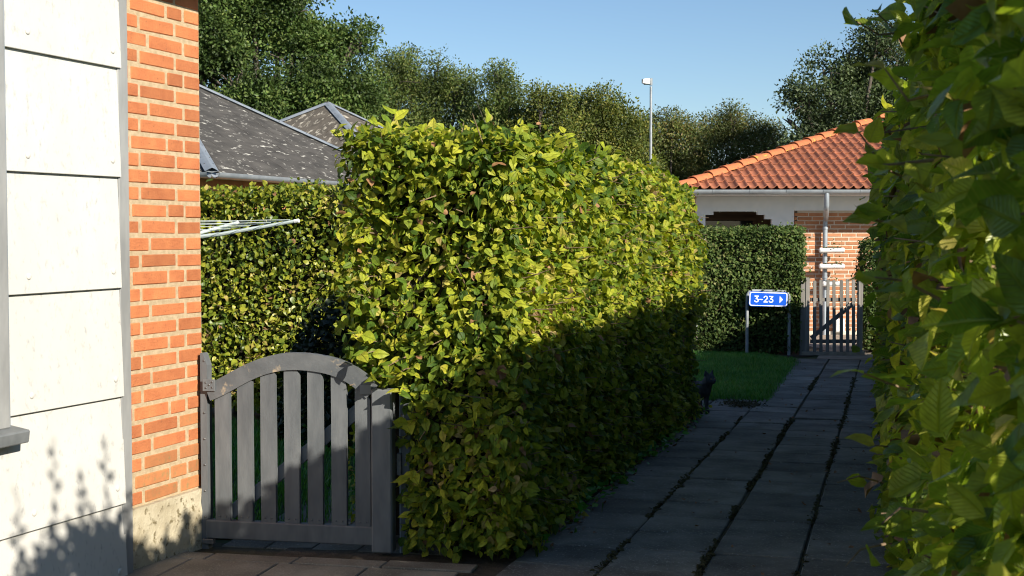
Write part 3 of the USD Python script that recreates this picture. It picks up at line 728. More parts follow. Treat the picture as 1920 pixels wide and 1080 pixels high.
post = thing('gate_post', 'slim grey hinge post fixed to the brick corner beside the gate', 'post', gp(-.012, 0, gz(5.6)))
zt2 = hz(662, 5.6)
pm = trimesh.creation.extrude_polygon(Polygon([(-.024, gz(5.6) - .02), (.006, gz(5.6) - .02), (.006, zt2 - .05), (-.012, zt2), (-.024, zt2)]), .05, engine='earcut')
mm = trimesh.Trimesh(np.array([gp(a, -.012 - c + .02, b) for a, b, c in np.array(pm.vertices)]), pm.faces, process=False); mm.fix_normals()
obj('post_board', mm, M['gate'], post)
for k in range(7):
    s = trimesh.creation.icosphere(1, .0045); obj('bolt', (np.array(s.vertices) + gp(-.006, .0085, gz(5.6) + .12 + .11 * k), np.array(s.faces)), M['bolt'], post, smooth=True)
obj('bottom_pivot', cbox(gp(.01, .012, gz(5.6) + .018), (.05, .03, .022), GFm, .003), M['bolt'], post)
lp_ = thing('gate_post', 'dark grey latch post between the gate and the yellow-green hedge', 'post', gp(.87, -.02, gz(5.4)))
obj('post_board', cbox(gp(.850, -.075, gz(5.4) + .33), (.05, .06, .70), GFm, .006), M['gate'], lp_)
obj('latch', cbox(gp(.831, -.03, gz(5.4) + .36), (.018, .02, .09), GFm, .002), M['bolt'], lp_)

# ------------------------------------------------------------------ rotary washing line in the garden
hub = at(285, 455, 8.9); dry = thing('rotary_dryer', 'metal rotary washing line with strung arms in front of the back hedge', 'clothes dryer', (hub[0], hub[1], gz(8.9)))
obj('pole', tube([(hub[0], hub[1], gz(8.9)), (hub[0], hub[1], hub[2] + .06)], .022, 10), M['galv'], dry, smooth=40)
obj('hub', tube([(hub[0], hub[1], hub[2] - .06), (hub[0], hub[1], hub[2] + .05)], .04, 10), M['galv'], dry, smooth=40)
tip0 = at(552, 415, 8.55); av = tip0 - hub; arms = []
for k in range(4):
    a = k * math.pi / 2; v = np.array([av[0] * math.cos(a) - av[1] * math.sin(a), av[0] * math.sin(a) + av[1] * math.cos(a), av[2]])
    arms.append(v); obj('arm', tube([hub + v * .03, hub + v * .5 + np.array([0, 0, -.012]), hub + v], [.013, .013, .011], 8), M['line'], dry, smooth=40)
    obj('arm_cap', tube([hub + v, hub + v * 1.03], .013, 8), M['sign_white'], dry, smooth=40)
for k in range(4):
    for t in (.56, .70, .84, .97):
        a, b = hub + arms[k] * t + np.array([0, 0, .014]), hub + arms[(k + 1) % 4] * t + np.array([0, 0, .014])
        obj('line', tube([a, (a + b) / 2 - np.array([0, 0, .012]), b], .0017, 4), M['line'], dry)

# ------------------------------------------------------------------ slate roofed houses
def slate_house(apex_xy, label, mat, seed, detail):
    r = np.random.default_rng(seed)
    ap = np.array([apex_xy[0], apex_xy[1], 0.]); half = 2.98; ze = ZC + .74; rise = 1.73
    h = thing('slate_house', label, 'house', (ap[0], ap[1], gz(ap[1])))
    A = ap + np.array([0, 0, ze + rise])
    cn = [ap + half * (sa * WD + sb * WN) + np.array([0, 0, ze]) for sa, sb in ((-1, 1), (1, 1), (1, -1), (-1, -1))]
    # roof deck a little below the slates
    dv = np.array([A] + cn) - np.array([0, 0, .03])
    obj('roof', (dv, np.array([(0, 1, 2), (0, 2, 3), (0, 3, 4), (0, 4, 1), (1, 4, 3), (1, 3, 2)])), mat, h)
    left = 300; rest = []
    for side in range(4):
        c0, c1 = cn[side], cn[(side + 1) % 4]
        if side in (2,): continue
        e = (c1 - c0); el = np.linalg.norm(e); e /= el; mid = (c0 + c1) / 2; s = A - mid; sl = np.linalg.norm(s); s /= sl
        n = np.cross(e, s); n = n if n[2] > 0 else -n
        rowh = .175; j = 0
        while j * rowh < sl - .1:
            y0 = j * rowh; hw = (el / 2) * (1 - (y0 + rowh * .5) / sl)
            x = -hw - r.random() * .0 + (.15 if j % 2 else 0) - .15
            while x < hw:
                a, b = max(x + .004, -hw), min(x + .296, hw)
                if b - a > .05:
                    c = mid + e * (a + b) / 2 + s * (y0 + rowh * .5) + n * (.004 + r.normal(0, .0016))
                    m = cbox(c, (b - a, rowh + .03, .007), np.array([e, s + n * .035, n]), .002)
                    rest.append((np.linalg.norm(c - CAM) if ((n * (CAM - c)).sum() > 0 and 380 < 960 + c[0] / c[1] * F < 800) else 99, m))
                x += .30
            j += 1
    rest.sort(key=lambda q: q[0])
    near = [q for q in rest if q[0] < 90][:detail]
    for _, m in near: obj('slate', m, mat, h)
    obj('slates', cat_mesh([m for _, m in rest[len(near):]]), mat, h, kind='stuff')
    for c in cn:
        d = A - c; L = np.linalg.norm(d); d /= L
        sd = np.cross(d, (0, 0, 1)); sd /= np.linalg.norm(sd); up = np.cross(sd, d)
        # folded zinc capping: two sloping wings and a roll
        vv = []
        for t in (c - d * .02 , A + d * .0):
            for (k, z) in ((-.085, .006), (-.03, .040), (0, .052), (.03, .040), (.085, .006), (0, -.01)): vv.append(t + sd * k + up * z)
        fc = []
        for k in range(6): p, q = k, (k + 1) % 6; fc += [(p, p + 6, q), (q, p + 6, q + 6)]
        m = trimesh.Trimesh(np.array(vv), fc, process=False); m.fix_normals(); obj('hip_capping', m, M['zinc'], h)
    for k in range(4):
        c0, c1 = cn[k], cn[(k + 1) % 4]; out = ((c0 + c1) / 2 - ap); out[2] = 0; out /= np.linalg.norm(out)
        ang = np.linspace(-.1, math.pi + .1, 9); e = c1 - c0
        vv = []
        for t in (c0 - e / np.linalg.norm(e) * .0, c1):
            for rr_ in (.062, .056):
                for a in (ang if rr_ == .062 else ang[::-1]): vv.append(t + out * (.05 + math.cos(a) * rr_) + np.array([0, 0, -.02 - math.sin(a) * rr_]))
        n = 18; fc = []
        for j in range(n): p, q = j, (j + 1) % n; fc += [(p, p + n, q), (q, p + n, q + n)]
        m = trimesh.Trimesh(np.array(vv), fc, process=False); m.fix_normals(); obj('gutter', m, M['zinc'], h, smooth=40)
    wl = half - .42
    fm = np.array([WD, WN, [0, 0, 1]])
    obj('wall', pbox(ap + np.array([0, 0, (ze - .06 + gz(ap[1]) - .1) / 2]), (2 * wl, 2 * wl, ze - .06 - gz(ap[1]) + .1), fm), M['brick_far'], h)
    obj('eave_board', pbox(ap + np.array([0, 0, ze - .05]), (2 * half - .06, 2 * half - .06, .02), fm), M['white_board'], h)
    return h
slate_house((-5.34, 19.86), 'house with dark lichen-spotted slate roof just behind the back garden hedge', M['slate'], 41, 300)
slate_house((-3.53, 25.7), 'brownish slate pyramid roof farther back between the near roof and the trees', M['slate_far'], 42, 260)

# ------------------------------------------------------------------ tiled house at the end of the path
TY = 21.7
th_ = thing('tiled_house', 'brick house with orange pantile roof at the end of the path', 'house', (5.5, TY, gz(TY)))
ZF = ZC + (437 - 395) / F * TY         # underside of the white fascia
ZE = ZC + (437 - 360) / F * 20.9
X0 = at(1487, 400, TY)[0]
gnd = gz(TY)
pzl = ZC - 1.60
obj('mortar_wall', pbox(((X0 + 8.2) / 2 + .04, TY + .15, (pzl + ZF) / 2), (8.2 - X0 - .06, .28, ZF - pzl)), M['mortar_far'], th_)
obj('plinth', pbox(((X0 + 8.2) / 2 + .04, TY + .13, (pzl + gnd - .2) / 2), (8.2 - X0 - .06, .33, pzl - gnd + .2)), M['plinth_far'], th_)
rb = np.random.default_rng(8); nb = 0; restb = []
for j in range(int((ZF - pzl) / course)):
    u = X0 + .02 + [.0, -.12, -.06, -.18][j % 4]
    while u < 8.1:
        a, b = max(u, X0 + .02), u + .228
        if b - a > .03:
            m = cbox(((a + b) / 2, TY + .054 + .0045 + rb.normal(0, .0012), pzl + course * (j + .5) + rb.normal(0, .001)), (b - a - .004, .108, .050), I3, .004)
            if b < 6.15 and nb < 300: obj('brick', m, M['brick_far'], th_); nb += 1
            else: restb.append(m)
        u += .24
obj('bricks', cat_mesh(restb), M['brick_far'], th_, kind='stuff')
# white porch front with stepped openings, on the same line as the brick
def wpx(px): return at(px, 420, TY)[0]
def wpz(py): return ZC + (437 - py) / F * TY
poly = Polygon([(wpx(1305), wpz(368)), (X0 + .01, wpz(368)), (X0 + .01, gnd - .05), (wpx(1447), gnd - .05), (wpx(1447), wpz(411)), (wpx(1434), wpz(411)), (wpx(1434), wpz(403)), (wpx(1420), wpz(403)), (wpx(1420), wpz(396.5)),
                (wpx(1337), wpz(396.5)), (wpx(1337), wpz(403)), (wpx(1322), wpz(403)), (wpx(1322), gnd - .05), (wpx(1305), gnd - .05)])
pm = trimesh.creation.extrude_polygon(poly, .12, engine='earcut'); v = np.array(pm.vertices)
obj('porch_front', (np.column_stack([v[:, 0], TY - .03 + v[:, 2], v[:, 1]]), np.array(pm.faces)[:, ::-1]), M['white_board'], th_)
obj('fascia_board', pbox(((X0 + 8.2) / 2 + .01, TY - .012, (wpz(368) + ZF) / 2), (8.2 - X0, .05, wpz(368) - ZF)), M['white_board'], th_)
obj('porch_back_wall', pbox(((wpx(1305) + X0) / 2, TY + 1.6, (gnd + ZF) / 2), (X0 - wpx(1305), .08, ZF - gnd)), M['wood_dark'], th_)
obj('porch_side_wall', pbox((wpx(1308), TY + .85, (gnd + ZF) / 2), (.06, 1.45, ZF - gnd)), M['wood_dark'], th_)
obj('porch_side_wall', pbox((X0 + .03, TY + .93, (gnd + ZF) / 2), (.05, 1.25, ZF - gnd)), M['wood_dark'], th_)
obj('porch_ceiling', pbox(((wpx(1305) + X0) / 2, TY + .85, ZF + .2), (X0 - wpx(1305), 1.6, .03)), M['wood_dark'], th_)
wn = xf('porch_window', th_)
obj('frame', pbox((wpx(1395), TY + 1.545, ZC - .25), (.95, .05, 1.05)), M['wood_dark'], wn); obj('pane', pbox((wpx(1395), TY + 1.515, ZC - .25), (.82, .02, .92)), M['window'], wn)
obj('soffit_board', pbox((5.3, 21.3, wpz(368) + .012), (5.7, .82, .02)), M['white_board'], th_)
# roof
EX, EY = at(1272, 352, 20.9)[0], 20.9
PITCH_T = .335; run = 4.3
EZ = ZC + (437 - 357) / F * 20.9 + .03
w_t = .150; gauge = .345
slopeL = math.sqrt(1 + PITCH_T ** 2)
sv_ = np.array([0, 1, PITCH_T]) / slopeL; nv_ = np.array([0, -PITCH_T, 1]) / slopeL
prof_x = np.array([0, .12, .30, .52, .70, .80, .90, 1.0, 1.08]); prof_z = np.array([.010, -.004, -.010, -.006, .008, .026, .032, .024, .008])
def pantile(x, d, L, cl=None):
    """one tile with its left edge at x and its foot d up the slope"""
    vv = []; n = len(prof_x)
    for k, (dd, lift) in enumerate(((d - .03, .030), (d + L, .004))):
        for th2 in (0, .014):
            for px_, pz_ in zip(prof_x, prof_z):
                vv.append(np.array([x + px_ * w_t, EY, EZ]) + sv_ * dd + nv_ * (pz_ * 1.05 + lift - th2))
    f = []
    for i in range(n - 1):
        f += [(i, i + 1, 2 * n + i + 1), (i, 2 * n + i + 1, 2 * n + i)]          # top
        f += [(n + i, i, i + 1) if False else (i, n + i, n + i + 1), (i, n + i + 1, i + 1)]  # front edge
    return np.array(vv), np.array(f)
tiles = []
ncol = int(5.4 / w_t)
rt = np.random.default_rng(9)
for j in range(12):
    d = j * gauge
    for i in range(ncol):
        x = EX - .1 + i * w_t
        hx = EX + d / slopeL            # hip line at this height (45 degrees in plan)
        if x + w_t * .6 < hx: continue
        if d / slopeL > run - .1: continue
        m = pantile(x + rt.normal(0, .0015), d + rt.normal(0, .004), gauge + .02)
        tiles.append((x, m))
vis = [m for x, m in tiles if x < EX + 3.45][:300]; oth = [m for x, m in tiles if x >= EX + 3.45]
for m in vis: obj('roof_tile', m, M['tile'], th_, smooth=50)
obj('roof_tiles', cat_mesh(oth), M['tile'], th_, smooth=50, kind='stuff')
apx = EX + run; Zr = EZ + run * PITCH_T
rv = np.array([(EX, EY, EZ), (EX + 9, EY, EZ), (EX + 9, EY + run, Zr), (apx, EY + run, Zr), (EX, EY + 2 * run, EZ), (EX + 9, EY + 2 * run, EZ)]) - np.array([0, 0, .03])
obj('roof_deck', (rv, np.array([(0, 1, 2), (0, 2, 3), (0, 3, 4), (4, 3, 2), (4, 2, 5), (0, 4, 5), (0, 5, 1)])), M['tile'], th_)
hd = np.array([1, 1, PITCH_T]); hl = np.linalg.norm(hd); hd = hd / hl
hs = np.array([1, -1, 0]) / math.sqrt(2); hup = np.cross(hs, hd); hup = hup if hup[2] > 0 else -hup
def halfpipe(a, b, r0, r1, sx, ux, lift0, lift1, n=9):
    ang = np.linspace(0, math.pi, n); vv = []
    for (t, r, lf) in ((a, r0, lift0), (b, r1, lift1)):
        for rr_ in (r, r - .014):
            for q in ang: vv.append(t + sx * math.cos(q) * rr_ + ux * (math.sin(q) * rr_ * .8 + lf))
    f = []
    for i in range(n - 1):
        f += [(i, i + 1, 2 * n + i + 1), (i, 2 * n + i + 1, 2 * n + i), (i, n + i, n + i + 1), (i, n + i + 1, i + 1), (n + i, 3 * n + i, 3 * n + i + 1), (n + i, 3 * n + i + 1, n + i + 1)]
    m = trimesh.Trimesh(np.array(vv), f, process=False); return m
p0 = np.array([EX, EY, EZ]) - hd * .05; stepL = .42
for k in range(int(run * hl / stepL)):
    obj('hip_tile', halfpipe(p0 + hd * stepL * k, p0 + hd * (stepL * (k + 1) + .05), .115, .098, hs, hup, .028, .006), M['ridge'], th_, smooth=50)
rp = np.array([apx, EY + run, Zr])
for k in range(10):
    obj('ridge_tile', halfpipe(rp + np.array([.42 * k, 0, 0]), rp + np.array([.42 * (k + 1) + .05, 0, 0]), .115, .098, np.array([0, -1, 0.]), np.array([0, 0, 1.]), .028, .006), M['ridge'], th_, smooth=50)
# gutter in lengths with joints, downpipe
gx0 = EX - .05
ang = np.linspace(0, math.pi, 11)
def gutter(x0, x1, r):
    vv = []
    for x in (x0, x1):
        for rr_, aa in ((r, ang), (r - .006, ang[::-1])):
            for q in aa: vv.append((x, EY - .075 + math.cos(q) * rr_, EZ - .025 - math.sin(q) * rr_ * 1.05))
    n = 22; f = []
    for j in range(n): p, q = j, (j + 1) % n; f += [(p, p + n, q), (q, p + n, q + n)]
    f += [(0, i + 1, i) for i in range(1, n - 1)]; f += [(n, n + i, n + i + 1) for i in range(1, n - 1)]
    m = trimesh.Trimesh(np.array(vv), f, process=False); m.fix_normals(); return m
gt = xf('gutter', th_)
x = gx0
while x < gx0 + 5:
    obj('gutter_length', gutter(x, x + .572, .062), M['zinc'], gt, smooth=40); obj('gutter_joint', gutter(x + .565, x + .583, .067), M['zinc'], gt, smooth=40); x += .575
DX = at(1549, 400, TY - .1)[0]; DT = at(1550, 380, EY - .075)[0]
dp = xf('downpipe', th_)
py_ = TY - .10
obj('pipe', tube([(DT, EY - .075, EZ - .07), (DT, EY - .075, ZC + (437 - 386) / F * 20.8), (DT + .004, EY - .03, ZC + (437 - 391) / F * 20.85), (DX - .012, py_ - .05, wpz(410)), (DX - .012, py_, wpz(416)), (DX - .012, py_, gnd - .02)], .040, 12), M['zinc'], dp, smooth=40)
for py in (428, 520): obj('collar', tube([(DX - .012, py_, wpz(py + 2)), (DX - .012, py_, wpz(py - 2))], .046, 12), M['zinc'], dp, smooth=40)
obj('pipe_bracket', pbox((DX - .012, py_ + .05, wpz(470)), (.03, .1, .02)), M['zinc'], dp)
meter = thing('meter_box', 'white meter box on the brick wall seen through the picket gate', 'meter box', at(1574, 610, TY - .06))
mp_ = at(1574, 610, TY - .06)
obj('cabinet', cbox(mp_, (.155, .11, .22), I3, .006), M['white'], meter); obj('lid', cbox(mp_ + np.array([0, -.06, .0]), (.135, .012, .19), I3, .003), M['white'], meter)
# hanging troughs on the downpipe, with thin plants
for k, (py, x0, x1) in enumerate(((469, 1536, 1583), (499, 1536, 1583), (532, 1542, 1575))):
    a, b = at(x0, py, py_ - .12), at(x1, py, py_ - .12)
    t = thing('plant_trough', ['white round plant trough on the downpipe, topmost of three', 'white round plant trough on the downpipe, middle of three', 'white round plant trough on the downpipe, lowest and behind the picket tops'][k], 'planter', (a + b) / 2, 'white plant troughs stacked on the downpipe')
    ang2 = np.linspace(0, 2 * np.pi, 13)[:-1]
    L = b[0] - a[0]
    obj('trough', tube([a, a + [.012, 0, 0], b - [.012, 0, 0], b], [.030, .042, .042, .030], 14), M['white'], t, smooth=40)
    obj('soil', pbox((a + b) / 2 + np.array([0, 0, .041]), (L * .7, .045, .012)), M['soil'], t)
    obj('holder', pbox(np.array([DX - .012, py_ - .055, (a + b)[2] / 2 - .02]), (.03, .1, .02)), M['zinc'], t)
    r = np.random.default_rng(60 + k); n = 26
    xs_ = r.uniform(a[0] + .08, b[0] - .05, n)
    pts = np.column_stack([xs_, np.full(n, a[1]) + r.normal(0, .015, n) - .02, a[2] + .04 + np.abs(r.normal(0, .05, n)) * np.where(r.random(n) < .5, 1, -.5)])
    V, f, uv = leaves(pts, r.normal(0, 1, (n, 3)), r.normal(0, 1, (n, 3)), np.full(n, .035), seed=70 + k)
    tws = [tube([(p[0], a[1], a[2] + .03), p], .0025, 3) for p in pts[::3]]
    v2, f2, uv2 = merge_leaves(V, f, uv); obj('plant', (v2, f2), M['privet'], t, uv=uv2, kind='stuff')
    obj('plant_stems', cat_mesh(tws), M['twig'], t, kind='stuff')

# ------------------------------------------------------------------ picket gate at the end of the path
PY = 16.95
pk = thing('picket_gate', 'weathered wooden picket gate at the far end of the slab path', 'gate', (at(1560, 600, PY)[0], PY, gz(PY)))
r = np.random.default_rng(77)
for px, tp in ((1527, 526), (1539, 524), (1551, 524), (1564, 525), (1577, 525), (1589, 523), (1600, 524)):
    a, b = at(px + r.normal(0, .5), tp, PY), at(px, 662.5, PY)
    hw = .0195
    pts = Polygon([(-hw, b[2]), (hw, b[2]), (hw, a[2] - .012), (hw - .008, a[2]), (-hw + .004, a[2] - .002), (-hw, a[2] - .014)])
    m = trimesh.creation.extrude_polygon(pts, .018, engine='earcut'); v = np.array(m.vertices)
    k = (v[:, 2] * 0 + (v[:, 1] - b[2]) / (a[2] - b[2]))
    obj('picket', (np.column_stack([v[:, 0] + b[0] + (a[0] - b[0]) * k, PY - v[:, 2], v[:, 1]]), np.array(m.faces)[:, ::-1]), M['weathered'], pk)
for py in (562, 640): obj('rail', cbox((at(1563, py, PY)[0], PY + .02, at(1563, py, PY)[2]), (at(1605, py, PY)[0] - at(1519, py, PY)[0], .035, .045)), M['weathered'], pk)
obj('brace', beam(at(1521, 634, PY + .02), at(1601, 568, PY + .02), .03, .05), M['weathered'], pk)
for px, tp, lb, wd in ((1506, 526, 'grey wooden post left of the picket gate, against the dark hedge', .075), (1513.5, 522, 'narrow wooden hinge post touching the left side of the picket gate', .055), (1613, 528, 'wooden post right of the picket gate, half hidden by near leaves', .06)):
    q = thing('gate_post', lb, 'post', (at(px, 600, PY)[0], PY + .02, gz(PY)))
    zt3 = at(px, tp, PY)[2]
    obj('post_shaft', cbox((at(px, 600, PY)[0], PY + .02 + .01 * (wd > .07), (zt3 + gz(PY) - .1) / 2), (wd, .07, zt3 - gz(PY) + .1), I3, .006), M['weathered'], q)
    obj('post_cap', cbox((at(px, 600, PY)[0], PY + .02 + .01 * (wd > .07), zt3 + .005), (wd * .86, .06, .012), I3, .004), M['weathered'], q)
obj('threshold', cbox((at(1562, 667, PY)[0], PY + .03, gz(PY) + .012), (.80, .10, .05), I3, .006), M['kerb'], kind=None, label='pale concrete edging stone under the picket gate', cat='edging stone')

# ------------------------------------------------------------------ number sign
SY = 16.85
sg = thing('number_sign', 'blue house number sign reading 3-23 on a white tube stand before the hedge', 'sign', (at(1440, 560, SY)[0], SY, gz(SY)))
def rrect(w, h, r): return Polygon([(-w / 2 + r, -h / 2 + r), (w / 2 - r, -h / 2 + r), (w / 2 - r, h / 2 - r), (-w / 2 + r, h / 2 - r)]).buffer(r, quad_segs=6)
sc = at(1440.5, 561, SY); roll = math.radians(1.6)
def sface(poly, d0, depth):
    m = trimesh.creation.extrude_polygon(poly, depth, engine='earcut'); v = np.array(m.vertices)
    x, z = v[:, 0] * math.cos(roll) + v[:, 1] * math.sin(roll), -v[:, 0] * math.sin(roll) + v[:, 1] * math.cos(roll)
    return np.column_stack([sc[0] + x, sc[1] - d0 - v[:, 2], sc[2] + z]), np.array(m.faces)[:, ::-1]
sw, sh = .490, .187
obj('plate', sface(rrect(sw, sh, .035), 0, .008), M['sign_blue'], sg)
obj('border', sface(rrect(sw - .012, sh - .012, .030).difference(rrect(sw - .034, sh - .034, .022)), .008, .0015), M['sign_white'], sg)
def text_part(name, txt, cx, hgt):
    t = meshkit.text_mesh(txt, hgt, .0015, bold=True); v = np.array(t.vertices); w = v[:, 0].max() - v[:, 0].min(); x0 = (v[:, 0].max() + v[:, 0].min()) / 2
    vx = v[:, 0] - x0 + cx; vz = v[:, 1] - hgt / 2
    x, z = vx * math.cos(roll) + vz * math.sin(roll), -vx * math.sin(roll) + vz * math.cos(roll)
    obj(name, (np.column_stack([sc[0] + x, sc[1] - .008 - v[:, 2], sc[2] + z]), np.array(t.faces)[:, ::-1]), M['sign_white'], sg)
for ch_, cx in (('3', -.150), ('-', -.093), ('2', -.034), ('3', .034)): text_part('lettering', ch_, cx, .080)
obj('arrow', sface(Polygon([(.142, -.045), (.185, 0), (.142, .045)]), .008, .0015), M['sign_white'], sg)
tl, tr = at(1401, 575, SY + .1), at(1480, 575, SY + .1)
zt4 = at(1440, 544.5, SY + .1)[2]
pts = [(tl[0], SY + .10, gz(SY) - .1), (tl[0], SY + .10, zt4 - .10)]
for k in range(1, 6): a = math.pi - k * math.pi / 12; pts.append((tl[0] + .08 + .08 * math.cos(a), SY + .10, zt4 - .08 + .08 * math.sin(a)))
for k in range(6): a = math.pi / 2 - k * math.pi / 12; pts.append((tr[0] - .08 + .08 * math.cos(a), SY + .10, zt4 - .014 - .08 + .08 * math.sin(a)))
pts += [(tr[0], SY + .10, zt4 - .12), (tr[0], SY + .10, gz(SY) - .1)]
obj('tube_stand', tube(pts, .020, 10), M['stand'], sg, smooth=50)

# ------------------------------------------------------------------ lamp post
LY = 25.0; lb = at(1220.5, 300, LY)
lamp = thing('street_lamp', 'slim grey lamp post rising above the hedge and trees', 'street lamp', (lb[0], LY, gz(LY)))
zt5 = at(1219, 150, LY)[2]
obj('pole', tube([(lb[0], LY, gz(LY)), (lb[0], LY, gz(LY) + 1.2), (lb[0] - .005, LY, zt5 - .12)], [.042, .027, .023], 12), M['galv'], lamp, smooth=40)
obj('collar', tube([(lb[0] - .006, LY, zt5 - .10), (lb[0] - .006, LY, zt5 + .03)], [.028, .031], 12), M['stand'], lamp, smooth=40)
hp = [( -.03, -.055), (-.03, .04), (-.12, .04), (-.155, .03), (-.165, -.038), (-.10, -.052)]
m = trimesh.creation.extrude_polygon(Polygon(hp), .13, engine='earcut'); v = np.array(m.vertices)
obj('lamp_head', (np.column_stack([lb[0] + v[:, 0], LY + .065 - v[:, 2], zt5 - .02 + v[:, 1]]), np.array(m.faces)[:, ::-1]), M['sign_white'], lamp)
obj('end_cap', pbox((lb[0] - .167, LY, zt5 - .02), (.012, .11, .07)), M['slate_sill'], lamp)
obj('lens', pbox((lb[0] - .09, LY, zt5 - .079), (.1, .09, .012)), M['window'], lamp)

# ------------------------------------------------------------------ the cat
def cat():
    fwd = np.array([.50, -.866, 0]); lft = np.array([.866, .50, 0])
    base = on_ground(1322, 775)
    o = base - fwd * .12
    S = .96
    def W(p): p = np.asarray(p, float) * S; return o + fwd * p[0] + lft * p[1] + np.array([0, 0, p[2]])
    J = dict(chest=((.105, 0, .195), .062), ribs=((.03, 0, .19), .068), belly=((-.06, 0, .185), .066), hip=((-.16, 0, .195), .060), neck=((.145, 0, .245), .045), head=((.175, .004, .285), .047), cheekl=((.19, .022, .275), .030), cheekr=((.19, -.016, .275), .030),
             muz=((.222, .006, .268), .018), shl=((.10, .036, .175), .034), shr=((.10, -.036, .175), .034))
    bones = [('chest', 'ribs'), ('ribs', 'belly'), ('belly', 'hip'), ('chest', 'neck'), ('neck', 'head'), ('head', 'cheekl'), ('head', 'cheekr'), ('cheekl', 'muz'), ('cheekr', 'muz'), ('chest', 'shl'), ('chest', 'shr')]
    for s, n in ((1, 'l'), (-1, 'r')):
        J['el' + n] = ((.092, .036 * s, .115), .022); J['wr' + n] = ((.108, .03 * s, .045), .0145); J['pw' + n] = ((.122, .03 * s, .013), .0165)
        J['th' + n] = ((-.155, .036 * s, .175), .046); J['kn' + n] = ((-.105, .044 * s, .115), .030); J['hk' + n] = ((-.185, .04 * s, .068), .0145); J['hp' + n] = ((-.168, .04 * s, .013), .015); J['ht' + n] = ((-.145, .04 * s, .012), .0155)
        bones += [('sh' + n, 'el' + n), ('el' + n, 'wr' + n), ('wr' + n, 'pw' + n), ('hip', 'th' + n), ('th' + n, 'kn' + n), ('kn' + n, 'hk' + n), ('hk' + n, 'hp' + n), ('hp' + n, 'ht' + n)]
        J['ea' + n] = ((.165, .034 * s + .003, .318), .012); J['eb' + n] = ((.178, .016 * s + .003, .325), .010); J['et' + n] = ((.168, .036 * s + .003, .352), .004)
    J['t0'] = ((-.205, 0, .215), .018); J['t1'] = ((-.28, .02, .20), .014); J['t2'] = ((-.345, .05, .15), .012); J['t3'] = ((-.39, .07, .14), .009)
    bones += [('hip', 't0'), ('t0', 't1'), ('t1', 't2'), ('t2', 't3')]
    def ball(n):
        p, r = J[n]; return manifold3d.Manifold.sphere(r * S, 20).translate(W(p).tolist())
    parts = [manifold3d.Manifold.batch_hull([ball(a), ball(b)]) for a, b in bones]
    for n in 'lr': parts.append(manifold3d.Manifold.batch_hull([ball('ea' + n), ball('eb' + n), ball('et' + n)]))
    body = manifold3d.Manifold.batch_boolean(parts, manifold3d.OpType.Add).refine_to_length(.009)
    mm = body.to_mesh(); tm = trimesh.Trimesh(mm.vert_properties[:, :3], mm.tri_verts, process=True)
    trimesh.smoothing.filter_taubin(tm, iterations=12)
    c = thing('cat', 'dark grey cat standing on the paving at the end of the tall hedge', 'cat', base)
    obj('body', tm, M['fur'], c, smooth=True)
    for s in (1, -1):
        e = trimesh.creation.icosphere(2, .0075 * S); obj('eye', (np.array(e.vertices) + W((.2155, .0185 * s + .004, .288)), np.array(e.faces)), M['eye'], c, smooth=True)
    e = trimesh.creation.icosphere(1, .005 * S); obj('nose', (np.array(e.vertices) + W((.2405, .006, .272)), np.array(e.faces)), M['dark_skin'], c, smooth=True)
cat()

# ------------------------------------------------------------------ trees
def clump_proto(path, mat, seed, n, R, size, flat=.75):
    r = np.random.default_rng(seed)
    d = r.normal(0, 1, (n, 3)); d /= np.linalg.norm(d, axis=1, keepdims=True)
    p = d * R * r.random(n)[:, None] ** .45 * np.array([1, 1, flat])
    tip = d * .7 + r.normal(0, .6, (n, 3)); tip /= np.linalg.norm(tip, axis=1, keepdims=True)
    nr = d * .5 + np.array([0, 0, .5]) + r.normal(0, .5, (n, 3)); side = np.cross(tip, nr); side /= np.linalg.norm(side, axis=1, keepdims=True); nr = np.cross(side, tip)
    L = size * r.uniform(.7, 1.3, n)[:, None]
    V = np.stack([p, p + tip * L * .5 + side * L * .30 + nr * L * .08, p + tip * L, p + tip * L * .5 - side * L * .30 + nr * L * .08], 1).reshape(-1, 3)
    f = (np.array([(0, 1, 2), (0, 2, 3)])[None] + (np.arange(n) * 4)[:, None, None]).reshape(-1, 3)
    uv = np.tile(np.array([(.5, 0), (.1, .5), (.5, 1.), (.9, .5)]), (n, 1, 1)); uv[:, :, 0] += r.integers(0, 1000, n)[:, None]
    usdkit.mesh(stage, path, (V, f), mat, uv=uv.reshape(-1, 2))

